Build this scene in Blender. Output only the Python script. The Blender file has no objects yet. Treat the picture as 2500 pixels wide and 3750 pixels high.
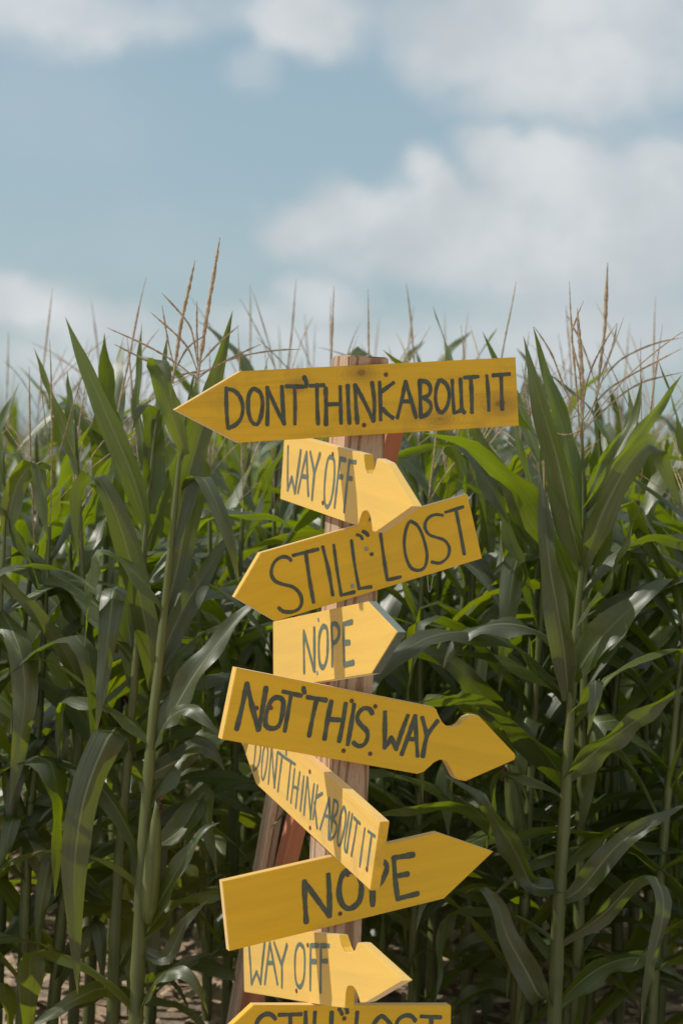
import bpy, bmesh, math, random
import numpy as np
from mathutils import Vector, Matrix

random.seed(7)
rad = math.radians
scene = bpy.context.scene
col = scene.collection

# ------------------------------------------------------------------ camera
FPX, CX, CY = 7292.0, 1250.0, 1875.0          # focal length in photo pixels (2500 px wide)
EYE = Vector((0.0, 0.0, 1.6))
PITCH, ROLL = math.atan((1875 - 1640) / FPX), rad(2.0)
fw = Vector((0, math.cos(PITCH), -math.sin(PITCH)))
u0 = Vector((0, math.sin(PITCH), math.cos(PITCH)))
r0 = Vector((1, 0, 0))
cr = r0 * math.cos(ROLL) + u0 * math.sin(ROLL)
cu = u0 * math.cos(ROLL) - r0 * math.sin(ROLL)
cam = bpy.data.cameras.new('camera')
cam.sensor_fit = 'HORIZONTAL'
cam.sensor_width = 24.0
cam.lens = FPX / 2500.0 * 24.0
cam.clip_start = 0.05
cam.clip_end = 3000
cam.dof.use_dof = True
cam.dof.focus_distance = 4.05
cam.dof.aperture_fstop = 4.0
camo = bpy.data.objects.new('camera', cam)
col.objects.link(camo)
camo.matrix_world = Matrix(((cr.x, cu.x, -fw.x, EYE.x), (cr.y, cu.y, -fw.y, EYE.y), (cr.z, cu.z, -fw.z, EYE.z), (0, 0, 0, 1)))
scene.camera = camo


def ray(px, py):                              # photo pixel (2500 x 3750) -> direction
    return fw * FPX + cr * (px - CX) - cu * (py - CY)


def P(x, y, Y):                               # 1568-wide pixel at world depth Y -> point
    s = 2500.0 / 1568.0
    d = ray(x * s, y * s)
    return EYE + d * (Y / d.y)


# ------------------------------------------------------------------ light
PSI = rad(23.0)
SUN_TO = Vector((-1.0, 0.02, 1.0)).normalized()      # towards the sun
sun_el = math.asin(SUN_TO.z)
sun_az = math.atan2(SUN_TO.x, SUN_TO.y)
sl = bpy.data.lights.new('sun', 'SUN')
sl.energy = 3.3
sl.angle = rad(0.5)
sl.color = (1.0, 0.97, 0.92)
so = bpy.data.objects.new('sun', sl)
col.objects.link(so)
so.rotation_euler = (-SUN_TO).to_track_quat('-Z', 'Y').to_euler()
so.location = SUN_TO * 30

vs = scene.view_settings
vs.view_transform = 'Standard'
vs.look = 'None'
vs.gamma = 1.0
vs.exposure = 0.10
vs.use_curve_mapping = False

scene.cycles.max_bounces = 7
scene.cycles.diffuse_bounces = 4
scene.cycles.glossy_bounces = 3
scene.cycles.transmission_bounces = 4

world = bpy.data.worlds.new('World')
scene.world = world
world.use_nodes = True


class G:
    """tiny node-tree helper"""
    def __init__(self, tree):
        self.t = tree
        tree.nodes.clear()

    def n(self, typ, ins=None, **kw):
        nd = self.t.nodes.new(typ)
        for k, v in kw.items():
            setattr(nd, k, v)
        for k, v in (ins or {}).items():
            s = nd.inputs[k]
            if isinstance(v, bpy.types.NodeSocket):
                self.t.links.new(v, s)
            else:
                s.default_value = v
        return nd

    def m(self, op, a, b=0.0, c=None, clamp=False):
        ins = {0: a, 1: b}
        if c is not None:
            ins[2] = c
        nd = self.n('ShaderNodeMath', ins, operation=op)
        nd.use_clamp = clamp
        return nd.outputs[0]

    def v(self, op, a, b=(0, 0, 0)):
        nd = self.n('ShaderNodeVectorMath', {0: a, 1: b}, operation=op)
        return nd.outputs[1] if op in ('LENGTH', 'DOT_PRODUCT', 'DISTANCE') else nd.outputs[0]

    def mr(self, val, a, b, c=0.0, d=1.0, smooth=True):
        nd = self.n('ShaderNodeMapRange', {0: val, 1: a, 2: b, 3: c, 4: d})
        nd.interpolation_type = 'SMOOTHSTEP' if smooth else 'LINEAR'
        return nd.outputs[0]

    def mix(self, fac, a, b, blend='MIX'):
        nd = self.n('ShaderNodeMix', data_type='RGBA', blend_type=blend)
        for k, v in ((0, fac), (6, a), (7, b)):
            if isinstance(v, bpy.types.NodeSocket):
                self.t.links.new(v, nd.inputs[k])
            else:
                nd.inputs[k].default_value = v if k == 0 else (tuple(v) + (1.0,) if len(v) == 3 else v)
        return nd.outputs[2]

    def noise(self, vec, scale, detail=4, rough=0.55, dist=0.0):
        return self.n('ShaderNodeTexNoise', {'Vector': vec, 'Scale': scale, 'Detail': detail, 'Roughness': rough, 'Distortion': dist})


# sky with soft cumulus; clouds are given by their direction in the sky
g = G(world.node_tree)
tc = g.n('ShaderNodeTexCoord').outputs['Generated']
sky = g.n('ShaderNodeTexSky', sky_type='NISHITA')
sky.sun_disc = False
sky.sun_elevation = sun_el
sky.sun_rotation = sun_az
sky.altitude = 100
sky.air_density = 1.0
sky.dust_density = 1.0
sky.ozone_density = 1.2
nz = g.noise(tc, 9.0, 5, 0.5)
warp = g.v('MULTIPLY', g.v('SUBTRACT', nz.outputs['Color'], (0.5, 0.5, 0.5)), (0.075, 0.075, 0.05))
nz2 = g.noise(tc, 24.0, 4, 0.5)
warp2 = g.v('MULTIPLY', g.v('SUBTRACT', nz2.outputs['Color'], (0.5, 0.5, 0.5)), (0.036, 0.036, 0.030))
wd = g.v('ADD', g.v('ADD', tc, warp), warp2)
CLOUDS = [  # x, y in the 1568-wide picture, radii, weight
    (150, 260, 360, 240, .30), (320, 560, 520, 150, .28), (170, 0, 330, 110, .8), (330, 60, 180, 80, .55), (100, 110, 140, 60, .3), (690, 20, 170, 100, 1.1), (760, 70, 100, 70, .5), (610, 160, 60, 80, .45),
    (1230, 40, 400, 150, .85), (1400, 190, 330, 120, .85), (1060, 150, 170, 80, .7), (1560, 90, 200, 200, .6), (1250, 250, 200, 50, .5),
    (680, 520, 130, 70, .9), (790, 490, 110, 75, 1.0), (930, 500, 130, 75, .95), (1020, 430, 110, 80, 1.0), (1190, 370, 110, 85, 1.1), (1320, 400, 170, 90, 1.0), (1500, 430, 180, 120, 1.0),
    (1100, 500, 190, 90, 1.0), (1050, 580, 420, 75, .9), (1450, 540, 300, 130, .95), (1300, 640, 400, 60, .6),
    (30, 700, 170, 70, 1.0), (190, 760, 260, 70, .8), (690, 670, 130, 60, 1.0), (600, 740, 220, 70, .7), (1000, 800, 600, 90, .7), (1350, 740, 400, 110, .75), (400, 880, 700, 90, .7),
]
dens = None
for (x, y, rx, ry, w) in CLOUDS:
    c = (P(x, y, 100.0) - EYE).normalized()
    k = 4573.0
    dv = g.v('MULTIPLY', g.v('SUBTRACT', wd, tuple(c)), (k / rx, k / rx, k / ry))
    b = g.m('MULTIPLY', g.mr(g.v('LENGTH', dv), 1.65, 0.2), w)
    dens = b if dens is None else g.m('MAXIMUM', g.m('MULTIPLY', g.m('ADD', dens, b), 0.62), g.m('MAXIMUM', dens, b))
gen = g.noise(tc, 4.2, 6, 0.55)
behind = g.mr(g.n('ShaderNodeSeparateXYZ', {0: tc}).outputs[1], 0.93, 0.80)
other = g.m('MULTIPLY', g.mr(gen.outputs['Fac'], 0.36, 0.56), behind)  # cloud cover outside the view, thickened to add fill light
dens = g.m('MAXIMUM', dens, other)
soft = g.noise(tc, 16.0, 6, 0.6)
dens = g.m('MULTIPLY', dens, g.mr(soft.outputs['Fac'], 0.25, 0.62, 0.72, 1.06))
fac = g.m('ADD', g.m('MULTIPLY', g.mr(dens, 0.08, 0.95), 0.90), 0.10)
shade = g.mr(g.noise(g.v('ADD', tc, (0, 0, .03)), 12.0, 4, 0.5).outputs['Fac'], 0.35, 0.65)
ccol = g.mix(g.m('MULTIPLY', shade, fac), (5.1, 5.5, 5.75), (6.75, 6.95, 7.1))
skyc = g.mix(0.6, sky.outputs[0], (3.0, 4.4, 5.0))
colr = g.mix(g.m('MULTIPLY', fac, 0.92), skyc, ccol)
bg = g.n('ShaderNodeBackground', {'Color': colr, 'Strength': 0.10})
g.n('ShaderNodeOutputWorld', {0: bg.outputs[0]})


# ------------------------------------------------------------------ helpers
def mat(name):
    m = bpy.data.materials.new(name)
    m.use_nodes = True
    return m, G(m.node_tree)


def tag(o, label=None, cat=None, group=None, kind=None):
    if label: o['label'] = label
    if cat: o['category'] = cat
    if group: o['group'] = group
    if kind: o['kind'] = kind
    return o


def mesh_obj(name, me, m=None, parent=None):
    o = bpy.data.objects.new(name, me)
    col.objects.link(o)
    if m is not None and not me.materials:
        me.materials.append(m)
    if parent is not None:
        o.parent = parent
    return o


def empty(name, loc=(0, 0, 0), mw=None):
    o = bpy.data.objects.new(name, None)
    col.objects.link(o)
    o.empty_display_size = 0.05
    if mw is not None:
        o.matrix_world = mw
    else:
        o.location = loc
    return o


def pydata(name, vs_, fs, uvs=None, smooth=True):
    me = bpy.data.meshes.new(name)
    me.from_pydata([tuple(v) for v in vs_], [], fs)
    if uvs is not None:
        ul = me.uv_layers.new(name='UVMap')
        li = np.empty(len(me.loops), dtype=np.int32)
        me.loops.foreach_get('vertex_index', li)
        ul.data.foreach_set('uv', np.asarray(uvs, dtype=np.float32)[li].ravel())
    if smooth:
        me.polygons.foreach_set('use_smooth', [True] * len(me.polygons))
    me.update()
    return me


def bm_mesh(name, bm):
    me = bpy.data.meshes.new(name)
    bm.to_mesh(me)
    bm.free()
    return me


def catmull(pts, n):
    """resample a control polyline to n+1 smooth points"""
    p = [np.array(q, dtype=float) for q in pts]
    p = [2 * p[0] - p[1]] + p + [2 * p[-1] - p[-2]]
    dense = []
    for i in range(1, len(p) - 2):
        a, b, c, d = p[i - 1], p[i], p[i + 1], p[i + 2]
        for j in range(12):
            t = j / 12
            dense.append(0.5 * ((2 * b) + (c - a) * t + (2 * a - 5 * b + 4 * c - d) * t * t + (3 * b - a - 3 * c + d) * t ** 3))
    dense.append(p[-2])
    dense = np.array(dense)
    L = np.concatenate([[0], np.cumsum(np.linalg.norm(np.diff(dense, axis=0), axis=1))])
    s = np.linspace(0, L[-1], n + 1)
    return np.stack([np.interp(s, L, dense[:, k]) for k in range(dense.shape[1])], axis=1)


def frames(c):
    t = np.gradient(c, axis=0)
    return t / (np.linalg.norm(t, axis=1, keepdims=True) + 1e-9)


def tube(c, r, ns=8, name='tube', cap=True):
    c = np.asarray(c, float)
    n = len(c)
    t = frames(c)
    ref = np.array([0.31, 0.95, 0.05])
    vs_, uv, fs = [], [], []
    for i in range(n):
        a = np.cross(t[i], ref); a /= np.linalg.norm(a)
        b = np.cross(t[i], a)
        for j in range(ns):
            an = 2 * math.pi * j / ns
            vs_.append(c[i] + r[i] * (a * math.cos(an) + b * math.sin(an)))
            uv.append((j / ns, i / (n - 1)))
    for i in range(n - 1):
        for j in range(ns):
            k = (j + 1) % ns
            fs.append((i * ns + j, i * ns + k, (i + 1) * ns + k, (i + 1) * ns + j))
    if cap:
        fs.append(tuple(range(ns))[::-1])
        fs.append(tuple((n - 1) * ns + j for j in range(ns)))
    return pydata(name, vs_, fs, uv)


# ------------------------------------------------------------------ materials
def mat_ground():
    m, g = mat('field_soil')
    co = g.n('ShaderNodeNewGeometry').outputs['Position']
    a = g.noise(co, 3.0, 6, 0.65).outputs['Fac']
    b = g.noise(co, 40.0, 5, 0.7).outputs['Fac']
    c = g.mix(g.mr(a, 0.3, 0.7), (0.27, 0.19, 0.125), (0.40, 0.30, 0.205))
    c = g.mix(g.mr(b, 0.42, 0.7), c, (0.20, 0.14, 0.09))
    bp = g.n('ShaderNodeBump', {'Height': b, 'Strength': 0.7, 'Distance': 0.03})
    p = g.n('ShaderNodeBsdfPrincipled', {'Base Color': c, 'Roughness': 0.95, 'Normal': bp.outputs[0]})
    g.n('ShaderNodeOutputMaterial', {0: p.outputs[0]})
    return m


def mat_leaf(name, c_dark, c_lite, trans, yellow=0.35):
    m, g = mat(name)
    uv = g.n('ShaderNodeUVMap').outputs[0]
    sp = g.n('ShaderNodeSeparateXYZ', {0: uv})
    u, v = sp.outputs[0], sp.outputs[1]
    rnd = g.n('ShaderNodeObjectInfo').outputs['Random']
    st = g.n('ShaderNodeCombineXYZ', {0: g.m('MULTIPLY', u, 26.0), 1: g.m('MULTIPLY', v, 1.6), 2: g.m('MULTIPLY', rnd, 31.0)}).outputs[0]
    stripe = g.noise(st, 1.0, 3, 0.6).outputs['Fac']
    st2 = g.n('ShaderNodeCombineXYZ', {0: g.m('MULTIPLY', u, 3.0), 1: g.m('MULTIPLY', v, 5.0), 2: g.m('MULTIPLY', rnd, 17.0)}).outputs[0]
    patch = g.noise(st2, 1.3, 4, 0.6).outputs['Fac']
    base = g.mix(g.mr(stripe, 0.3, 0.7), c_dark, c_lite)
    base = g.mix(g.m('MULTIPLY', g.mr(patch, 0.60, 0.78), yellow), base, (0.30, 0.27, 0.045))
    # dry brown tip and margin nicks
    tipm = g.m('MULTIPLY', g.mr(g.m('ADD', v, g.m('MULTIPLY', patch, 0.25)), 1.06, 1.14), 0.8)
    base = g.mix(tipm, base, (0.28, 0.17, 0.08))
    rib = g.mr(g.m('ABSOLUTE', g.m('SUBTRACT', u, 0.5)), 0.050, 0.022)
    rib = g.m('MULTIPLY', rib, g.mr(v, 1.0, 0.3))
    base = g.mix(g.m('MULTIPLY', rib, 0.9), base, (0.20, 0.235, 0.11))
    hue = g.n('ShaderNodeHueSaturation', {'Hue': g.mr(rnd, 0, 1, 0.485, 0.515, False), 'Saturation': 1.0, 'Value': g.mr(g.m('FRACT', g.m('MULTIPLY', rnd, 7.3)), 0, 1, 0.78, 1.2, False), 'Color': base}).outputs[0]
    tcol = g.mix(g.mr(stripe, 0.25, 0.75), tuple(x * 0.8 for x in trans), trans)
    tcol = g.mix(g.m('MULTIPLY', g.mr(patch, 0.60, 0.76), yellow), tcol, (0.55, 0.50, 0.02))
    tcol = g.mix(g.m('MULTIPLY', rib, 0.6), tcol, (0.10, 0.14, 0.03))
    h = g.m('ADD', g.m('MULTIPLY', stripe, 0.6), g.m('MULTIPLY', rib, -0.8))
    bp = g.n('ShaderNodeBump', {'Height': h, 'Strength': 0.35, 'Distance': 0.004})
    ro = g.mr(patch, 0.3, 0.7, 0.40, 0.54)
    p = g.n('ShaderNodeBsdfPrincipled', {'Base Color': hue, 'Roughness': ro, 'Specular IOR Level': 1.0, 'Coat Weight': 0.35, 'Coat Roughness': 0.36, 'Specular Tint': (1.0, 0.98, 0.90, 1.0), 'Normal': bp.outputs[0]})
    t = g.n('ShaderNodeBsdfTranslucent', {'Color': tcol, 'Normal': bp.outputs[0]})
    mx = g.n('ShaderNodeMixShader', {0: 0.32, 1: p.outputs[0], 2: t.outputs[0]})
    g.n('ShaderNodeOutputMaterial', {0: mx.outputs[0]})
    return m


def mat_simple(name, c1, c2, scale=20.0, rough=0.6, stretch=(1, 1, 1), bump=0.3, spec=0.4, sheen=0.0):
    m, g = mat(name)
    co = g.v('MULTIPLY', g.n('ShaderNodeTexCoord').outputs['Object'], stretch)
    a = g.noise(co, scale, 4, 0.6).outputs['Fac']
    c = g.mix(g.mr(a, 0.32, 0.68), c1, c2)
    bp = g.n('ShaderNodeBump', {'Height': a, 'Strength': bump, 'Distance': 0.003})
    p = g.n('ShaderNodeBsdfPrincipled', {'Base Color': c, 'Roughness': rough, 'Specular IOR Level': spec, 'Sheen Weight': sheen, 'Sheen Roughness': 0.4, 'Sheen Tint': (0.8, 1.0, 0.95, 1.0), 'Normal': bp.outputs[0]})
    g.n('ShaderNodeOutputMaterial', {0: p.outputs[0]})
    return m


def mat_paint(name, base, grain=0.25, stain=0.0, rough=0.42, knots=()):
    """brushed yellow paint over a sawn board; object x runs along the board"""
    m, g = mat(name)
    co = g.n('ShaderNodeTexCoord').outputs['Object']
    lon = g.v('MULTIPLY', co, (5.0, 90.0, 30.0))
    a = g.noise(lon, 1.0, 4, 0.6, 0.6).outputs['Fac']
    fine = g.noise(g.v('MULTIPLY', co, (30.0, 420.0, 100.0)), 1.0, 3, 0.6).outputs['Fac']
    blot = g.noise(co, 9.0, 4, 0.6).outputs['Fac']
    c = g.mix(g.m('MULTIPLY', g.mr(a, 0.45, 0.75), grain), base, tuple(x * 0.62 for x in base))
    brush = g.noise(g.v('MULTIPLY', co, (2.5, 28.0, 8.0)), 1.0, 3, 0.6).outputs['Fac']
    c = g.mix(g.mr(brush, 0.35, 0.7, 0.0, 0.34), c, tuple(x * 0.74 for x in base))
    c = g.mix(g.m('MULTIPLY', g.mr(blot, 0.5, 0.72), stain), c, (0.30, 0.17, 0.025))
    wob = g.noise(co, 26.0, 3, 0.6).outputs['Fac']
    for (kx, ky, kr) in knots:                      # knots showing through the paint
        d = g.v('LENGTH', g.v('MULTIPLY', g.v('SUBTRACT', co, (kx, ky, 0)), (0.55, 1.0, 0.2)))
        d = g.m('ADD', d, g.m('MULTIPLY', g.m('SUBTRACT', wob, 0.5), kr * 1.2))
        ringk = g.mr(g.m('SINE', g.m('MULTIPLY', d, 1100.0)), 0.2, 1.0)
        halo = g.mr(d, kr * 2.2, kr * 0.3)
        c = g.mix(g.m('MULTIPLY', halo, 0.55), c, (0.34, 0.17, 0.02))
        c = g.mix(g.m('MULTIPLY', g.m('MULTIPLY', ringk, g.mr(d, kr * 3.5, kr * 0.8)), 0.28), c, (0.36, 0.19, 0.02))
        c = g.mix(g.m('MULTIPLY', g.mr(d, kr * 0.4, kr * 0.2), 0.6), c, (0.16, 0.07, 0.015))
    speck = g.noise(co, 160.0, 2, 0.5).outputs['Fac']
    c = g.mix(g.m('MULTIPLY', g.mr(speck, 0.72, 0.78), 0.35), c, (0.20, 0.11, 0.03))
    h = g.m('ADD', g.m('MULTIPLY', a, 0.5), g.m('MULTIPLY', fine, 0.5))
    bp = g.n('ShaderNodeBump', {'Height': h, 'Strength': 0.5, 'Distance': 0.0014})
    p = g.n('ShaderNodeBsdfPrincipled', {'Base Color': c, 'Roughness': rough, 'Specular IOR Level': 0.35, 'Sheen Weight': 0.8, 'Sheen Roughness': 0.45, 'Normal': bp.outputs[0]})
    g.n('ShaderNodeOutputMaterial', {0: p.outputs[0]})
    return m


def mat_wood(name, c1, c2, axis=2, rings=140.0):
    m, g = mat(name)
    co = g.n('ShaderNodeTexCoord').outputs['Object']
    st = [1.0, 1.0, 1.0]; st[axis] = 0.10
    cs = g.v('MULTIPLY', co, tuple(st))
    wob = g.noise(g.v('MULTIPLY', co, (4, 4, 1.2)), 1.5, 3, 0.5).outputs['Fac']
    sp = g.n('ShaderNodeSeparateXYZ', {0: co})
    r = g.m('ADD', g.m('MULTIPLY', g.v('LENGTH', g.v('MULTIPLY', g.v('SUBTRACT', co, (0.06, 0.03, 0)), (1, 1, 0.035))), rings * 4.2), g.m('MULTIPLY', wob, 9.0))
    ring = g.mr(g.m('SINE', r), 0.25, 1.0)
    fib = g.noise(cs, 330.0, 3, 0.65).outputs['Fac']
    c = g.mix(g.m('MULTIPLY', ring, 0.75), c1, c2)
    c = g.mix(g.m('MULTIPLY', g.mr(fib, 0.45, 0.72), 0.45), c, tuple(x * 0.55 for x in c2))
    bp = g.n('ShaderNodeBump', {'Height': g.m('ADD', fib, ring), 'Strength': 0.3, 'Distance': 0.001})
    p = g.n('ShaderNodeBsdfPrincipled', {'Base Color': c, 'Roughness': 0.8, 'Specular IOR Level': 0.25, 'Normal': bp.outputs[0]})
    g.n('ShaderNodeOutputMaterial', {0: p.outputs[0]})
    return m


M_GROUND = mat_ground()
M_LEAF = mat_leaf('corn_leaf', (0.028, 0.042, 0.010), (0.058, 0.078, 0.019), (0.44, 0.58, 0.005), 0.32)
M_LEAF2 = mat_leaf('corn_leaf_bluish', (0.028, 0.038, 0.014), (0.054, 0.068, 0.024), (0.30, 0.40, 0.005), 0.18)
M_LEAF3 = mat_leaf('corn_leaf_yellowing', (0.048, 0.070, 0.014), (0.080, 0.105, 0.021), (0.46, 0.54, 0.006), 0.85)
M_STALK = mat_simple('corn_stalk', (0.075, 0.090, 0.024), (0.135, 0.150, 0.048), 30.0, 0.42, (1, 1, 0.08), 0.2, 0.5)
M_TASSEL = mat_simple('corn_tassel', (0.30, 0.205, 0.12), (0.54, 0.41, 0.27), 160.0, 0.85, (1, 1, 1), 0.4, 0.2)
M_HUSK = mat_simple('corn_husk', (0.075, 0.095, 0.022), (0.13, 0.15, 0.045), 60.0, 0.5, (1, 1, 0.05), 0.5, 0.4)
M_SILK = mat_simple('corn_silk', (0.05, 0.014, 0.010), (0.13, 0.04, 0.025), 60.0, 0.7, (1, 1, 1), 0.4, 0.3)
M_DRY = mat_simple('dry_husk', (0.30, 0.20, 0.12), (0.52, 0.38, 0.26), 30.0, 0.9)
M_YEL = mat_paint('yellow_paint', (0.79, 0.448, 0.008), 0.16, 0.0)
M_YELW = mat_paint('yellow_paint_weathered', (0.80, 0.445, 0.010), 0.40, 0.38, 0.5)
M_YELA = mat_paint('yellow_paint_knotty', (0.80, 0.445, 0.010), 0.45, 0.30, 0.5, [(0.044, 0.055, .014), (0.357, -0.022, .017), (0.215, -0.047, .013), (-0.10, 0.035, .010)])
M_INK = mat_simple('dark_green_lettering_paint', (0.034, 0.043, 0.027), (0.066, 0.074, 0.046), 45.0, 0.42, (1, 1, 1), 0.15, 0.5, 1.0)
M_POST = mat_wood('pine_post', (0.50, 0.345, 0.235), (0.19, 0.098, 0.054))
M_RAW = mat_wood('raw_lumber', (0.68, 0.51, 0.40), (0.52, 0.35, 0.25), 2, 90.0)
M_RED = mat_simple('salmon_painted_lumber', (0.50, 0.185, 0.10), (0.58, 0.23, 0.13), 60.0, 0.7, (1, 1, 0.1), 0.2)
M_GREY = mat_simple('dark_gap_strip', (0.06, 0.062, 0.062), (0.10, 0.10, 0.10), 60.0, 0.8, (1, 1, 0.1), 0.2)  # shade of the gap between the braces, put in as a dark strip
M_SCREW = mat_simple('rusty_screw', (0.10, 0.035, 0.018), (0.22, 0.11, 0.07), 900.0, 0.55)
M_ZINC = mat_simple('zinc_screw', (0.25, 0.23, 0.21), (0.42, 0.40, 0.38), 900.0, 0.4)

_ip = M_INK.node_tree.nodes
for _n in _ip:
    if _n.type == 'BSDF_PRINCIPLED':
        _n.inputs['Coat Weight'].default_value = 0.12
        _n.inputs['Coat IOR'].default_value = 1.7
        _n.inputs['Coat Roughness'].default_value = 0.4

# ------------------------------------------------------------------ ground
gs = 1200.0
gv, gf = [], []
xs = [-gs, -60, -12, -4, 4, 12, 60, gs]
ys = [-gs, -20, -4, 3, 8, 20, 80, gs]
for yy in ys:
    for xx in xs:
        gv.append((xx, yy, 0.0))
for j in range(len(ys) - 1):
    for i in range(len(xs) - 1):
        gf.append((j * 8 + i, j * 8 + i + 1, j * 8 + i + 9, j * 8 + i + 8))
tag(mesh_obj('ground', pydata('ground', gv, gf), M_GROUND), kind='structure')

M_BOUNCE_PATH = mat_simple('pale_bounce_path', (0.42, 0.335, 0.245), (0.56, 0.46, 0.35), 6.0, 0.95)  # unseen pale dirt, added to bounce sunlight onto the shaded boards
pv = [(-40, -30, .004), (40, -30, .004), (40, 3.95, .004), (-40, 3.95, .004)]
tag(mesh_obj('bounce_path', pydata('bounce_path', pv, [(0, 1, 2, 3)]), M_BOUNCE_PATH), kind='structure')

# ------------------------------------------------------------------ signpost frame
def Ps(px, py, Y):
    d = ray(px, py)
    return EYE + d * (Y / d.y)


YP = 4.05
ptop, pbot = Ps(1278.5, 1299, YP), Ps(1180, 3405, YP)
UP = (ptop - pbot).normalized()
FR = Vector((math.sin(PSI), -math.cos(PSI), 0))
FR = (FR - UP * FR.dot(UP)).normalized()                 # front face normal
RT = UP.cross(-FR).normalized() * -1                     # along the front face, to the right
RT = FR.cross(UP) * -1
if RT.x < 0: RT = -RT
LF = -RT                                                 # left face normal
PW = 0.089

pm = Matrix.Identity(4)
for i, a in enumerate((RT, -FR, UP)):
    for r in range(3):
        pm[r][i] = a[r]
t_len = (ptop - pbot).length
base_pt = ptop - UP * (ptop.z / UP.z)                    # where the corner meets the ground
pm.translation = base_pt
bm = bmesh.new()
H_post = (ptop - base_pt).length
bmesh.ops.create_cube(bm, size=1.0)
for v in bm.verts:
    v.co = Vector(((v.co.x + 0.5) * PW, (v.co.y + 0.5) * PW, (v.co.z + 0.5) * (H_post + 0.35) - 0.35))
bmesh.ops.bevel(bm, geom=[e for e in bm.edges], offset=0.003, segments=2, affect='EDGES')
po = mesh_obj('post', bm_mesh('post', bm), M_POST)
po.matrix_world = pm
tag(po, 'square raw pine post carrying the yellow arrow boards', 'post')


# ------------------------------------------------------------------ signs
CROPS = dict(c1=(640, 1280), c2=(1160, 1280), c3=(980, 1560), c4=(820, 1780), c5=(1120, 1780), c6=(900, 2180), c7=(780, 2400),
             c8=(1180, 2400), d1=(820, 2680), d2=(780, 2980), d3=(1120, 2980), d4=(800, 3360), d5=(1100, 3360))


def cp(c, *pts):
    ox, oy = CROPS[c]
    return [(ox + x / 2.0, oy + y / 2.0) for x, y in pts]


def on_plane(px, py, o, n):
    d = ray(px, py)
    return EYE + d * ((o - EYE).dot(n) / d.dot(n))


def stroke_mesh(name, strokes, width, seed, z0=0.0006):
    """hand-painted strokes -> one raised paint film; strokes are 2-D polylines in board space"""
    rnd = random.Random(seed)
    vs_, fs = [], []
    for si, (pts, closed) in enumerate(strokes):
        p3 = [(x, y) for x, y in pts]
        if closed:
            p3 = p3 + [p3[0], p3[1]]
        L = sum(math.dist(p3[i], p3[i + 1]) for i in range(len(p3) - 1))
        if len(p3) == 2:
            q = [p3[0], ((p3[0][0] + p3[1][0]) / 2 + rnd.uniform(-.0012, .0012), (p3[0][1] + p3[1][1]) / 2), p3[1]]
        else:
            q = p3
        n = max(6, int(L / 0.006))
        c = catmull(q, n)
        t = frames(c)
        w = width * rnd.uniform(0.9, 1.08)
        wob = [rnd.uniform(0.90, 1.10) for _ in range(n + 1)]
        ph = rnd.uniform(0, 6)
        b = len(vs_)
        rows = 0
        z = z0 + 0.00013 * si
        def put(cen, tt, ww, k):
            nx, ny = -tt[1], tt[0]
            zz = z + 0.00006 * k
            vs_.append((cen[0] + nx * ww / 2, cen[1] + ny * ww / 2, zz))
            vs_.append((cen[0] - nx * ww / 2, cen[1] - ny * ww / 2, zz))
        # rounded start, body, rounded end
        for e in (0.46, 0.36, 0.2):
            put(c[0] - t[0] * w * e * 0.8, t[0], w * 2 * math.sqrt(max(0.012, 0.25 - e * e)), 0); rows += 1
        for i in range(n + 1):
            ww = w * wob[i] * (1 + 0.10 * math.sin(ph + i * 0.55))
            put(c[i], t[i], ww, i / n); rows += 1
        for e in (0.2, 0.36, 0.46):
            put(c[-1] + t[-1] * w * e * 0.8, t[-1], w * 2 * math.sqrt(max(0.012, 0.25 - e * e)), 1); rows += 1
        for i in range(rows - 1):
            fs.append((b + 2 * i, b + 2 * i + 1, b + 2 * i + 3, b + 2 * i + 2))
    me = pydata(name, vs_, fs, smooth=False)
    return me


def screw_mesh():
    bm = bmesh.new()
    rings = [(0.0, 0.0002), (0.0010, 0.0002), (0.0016, 0.0010), (0.0036, 0.0016), (0.0046, 0.0010), (0.0050, -0.001)]
    prev = None
    for r, z in rings:
        cur = [bm.verts.new((max(r, 0.0002) * math.cos(a * math.pi / 5), max(r, 0.0002) * math.sin(a * math.pi / 5), z)) for a in range(10)]
        if prev:
            for i in range(10):
                bm.faces.new((prev[i], prev[(i + 1) % 10], cur[(i + 1) % 10], cur[i]))
        prev = cur
    return bm_mesh('screw', bm)


SCREW = screw_mesh()
SCREW_Z = SCREW.copy()
SCREW.materials.append(M_SCREW)
SCREW_Z.materials.append(M_ZINC)


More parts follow.
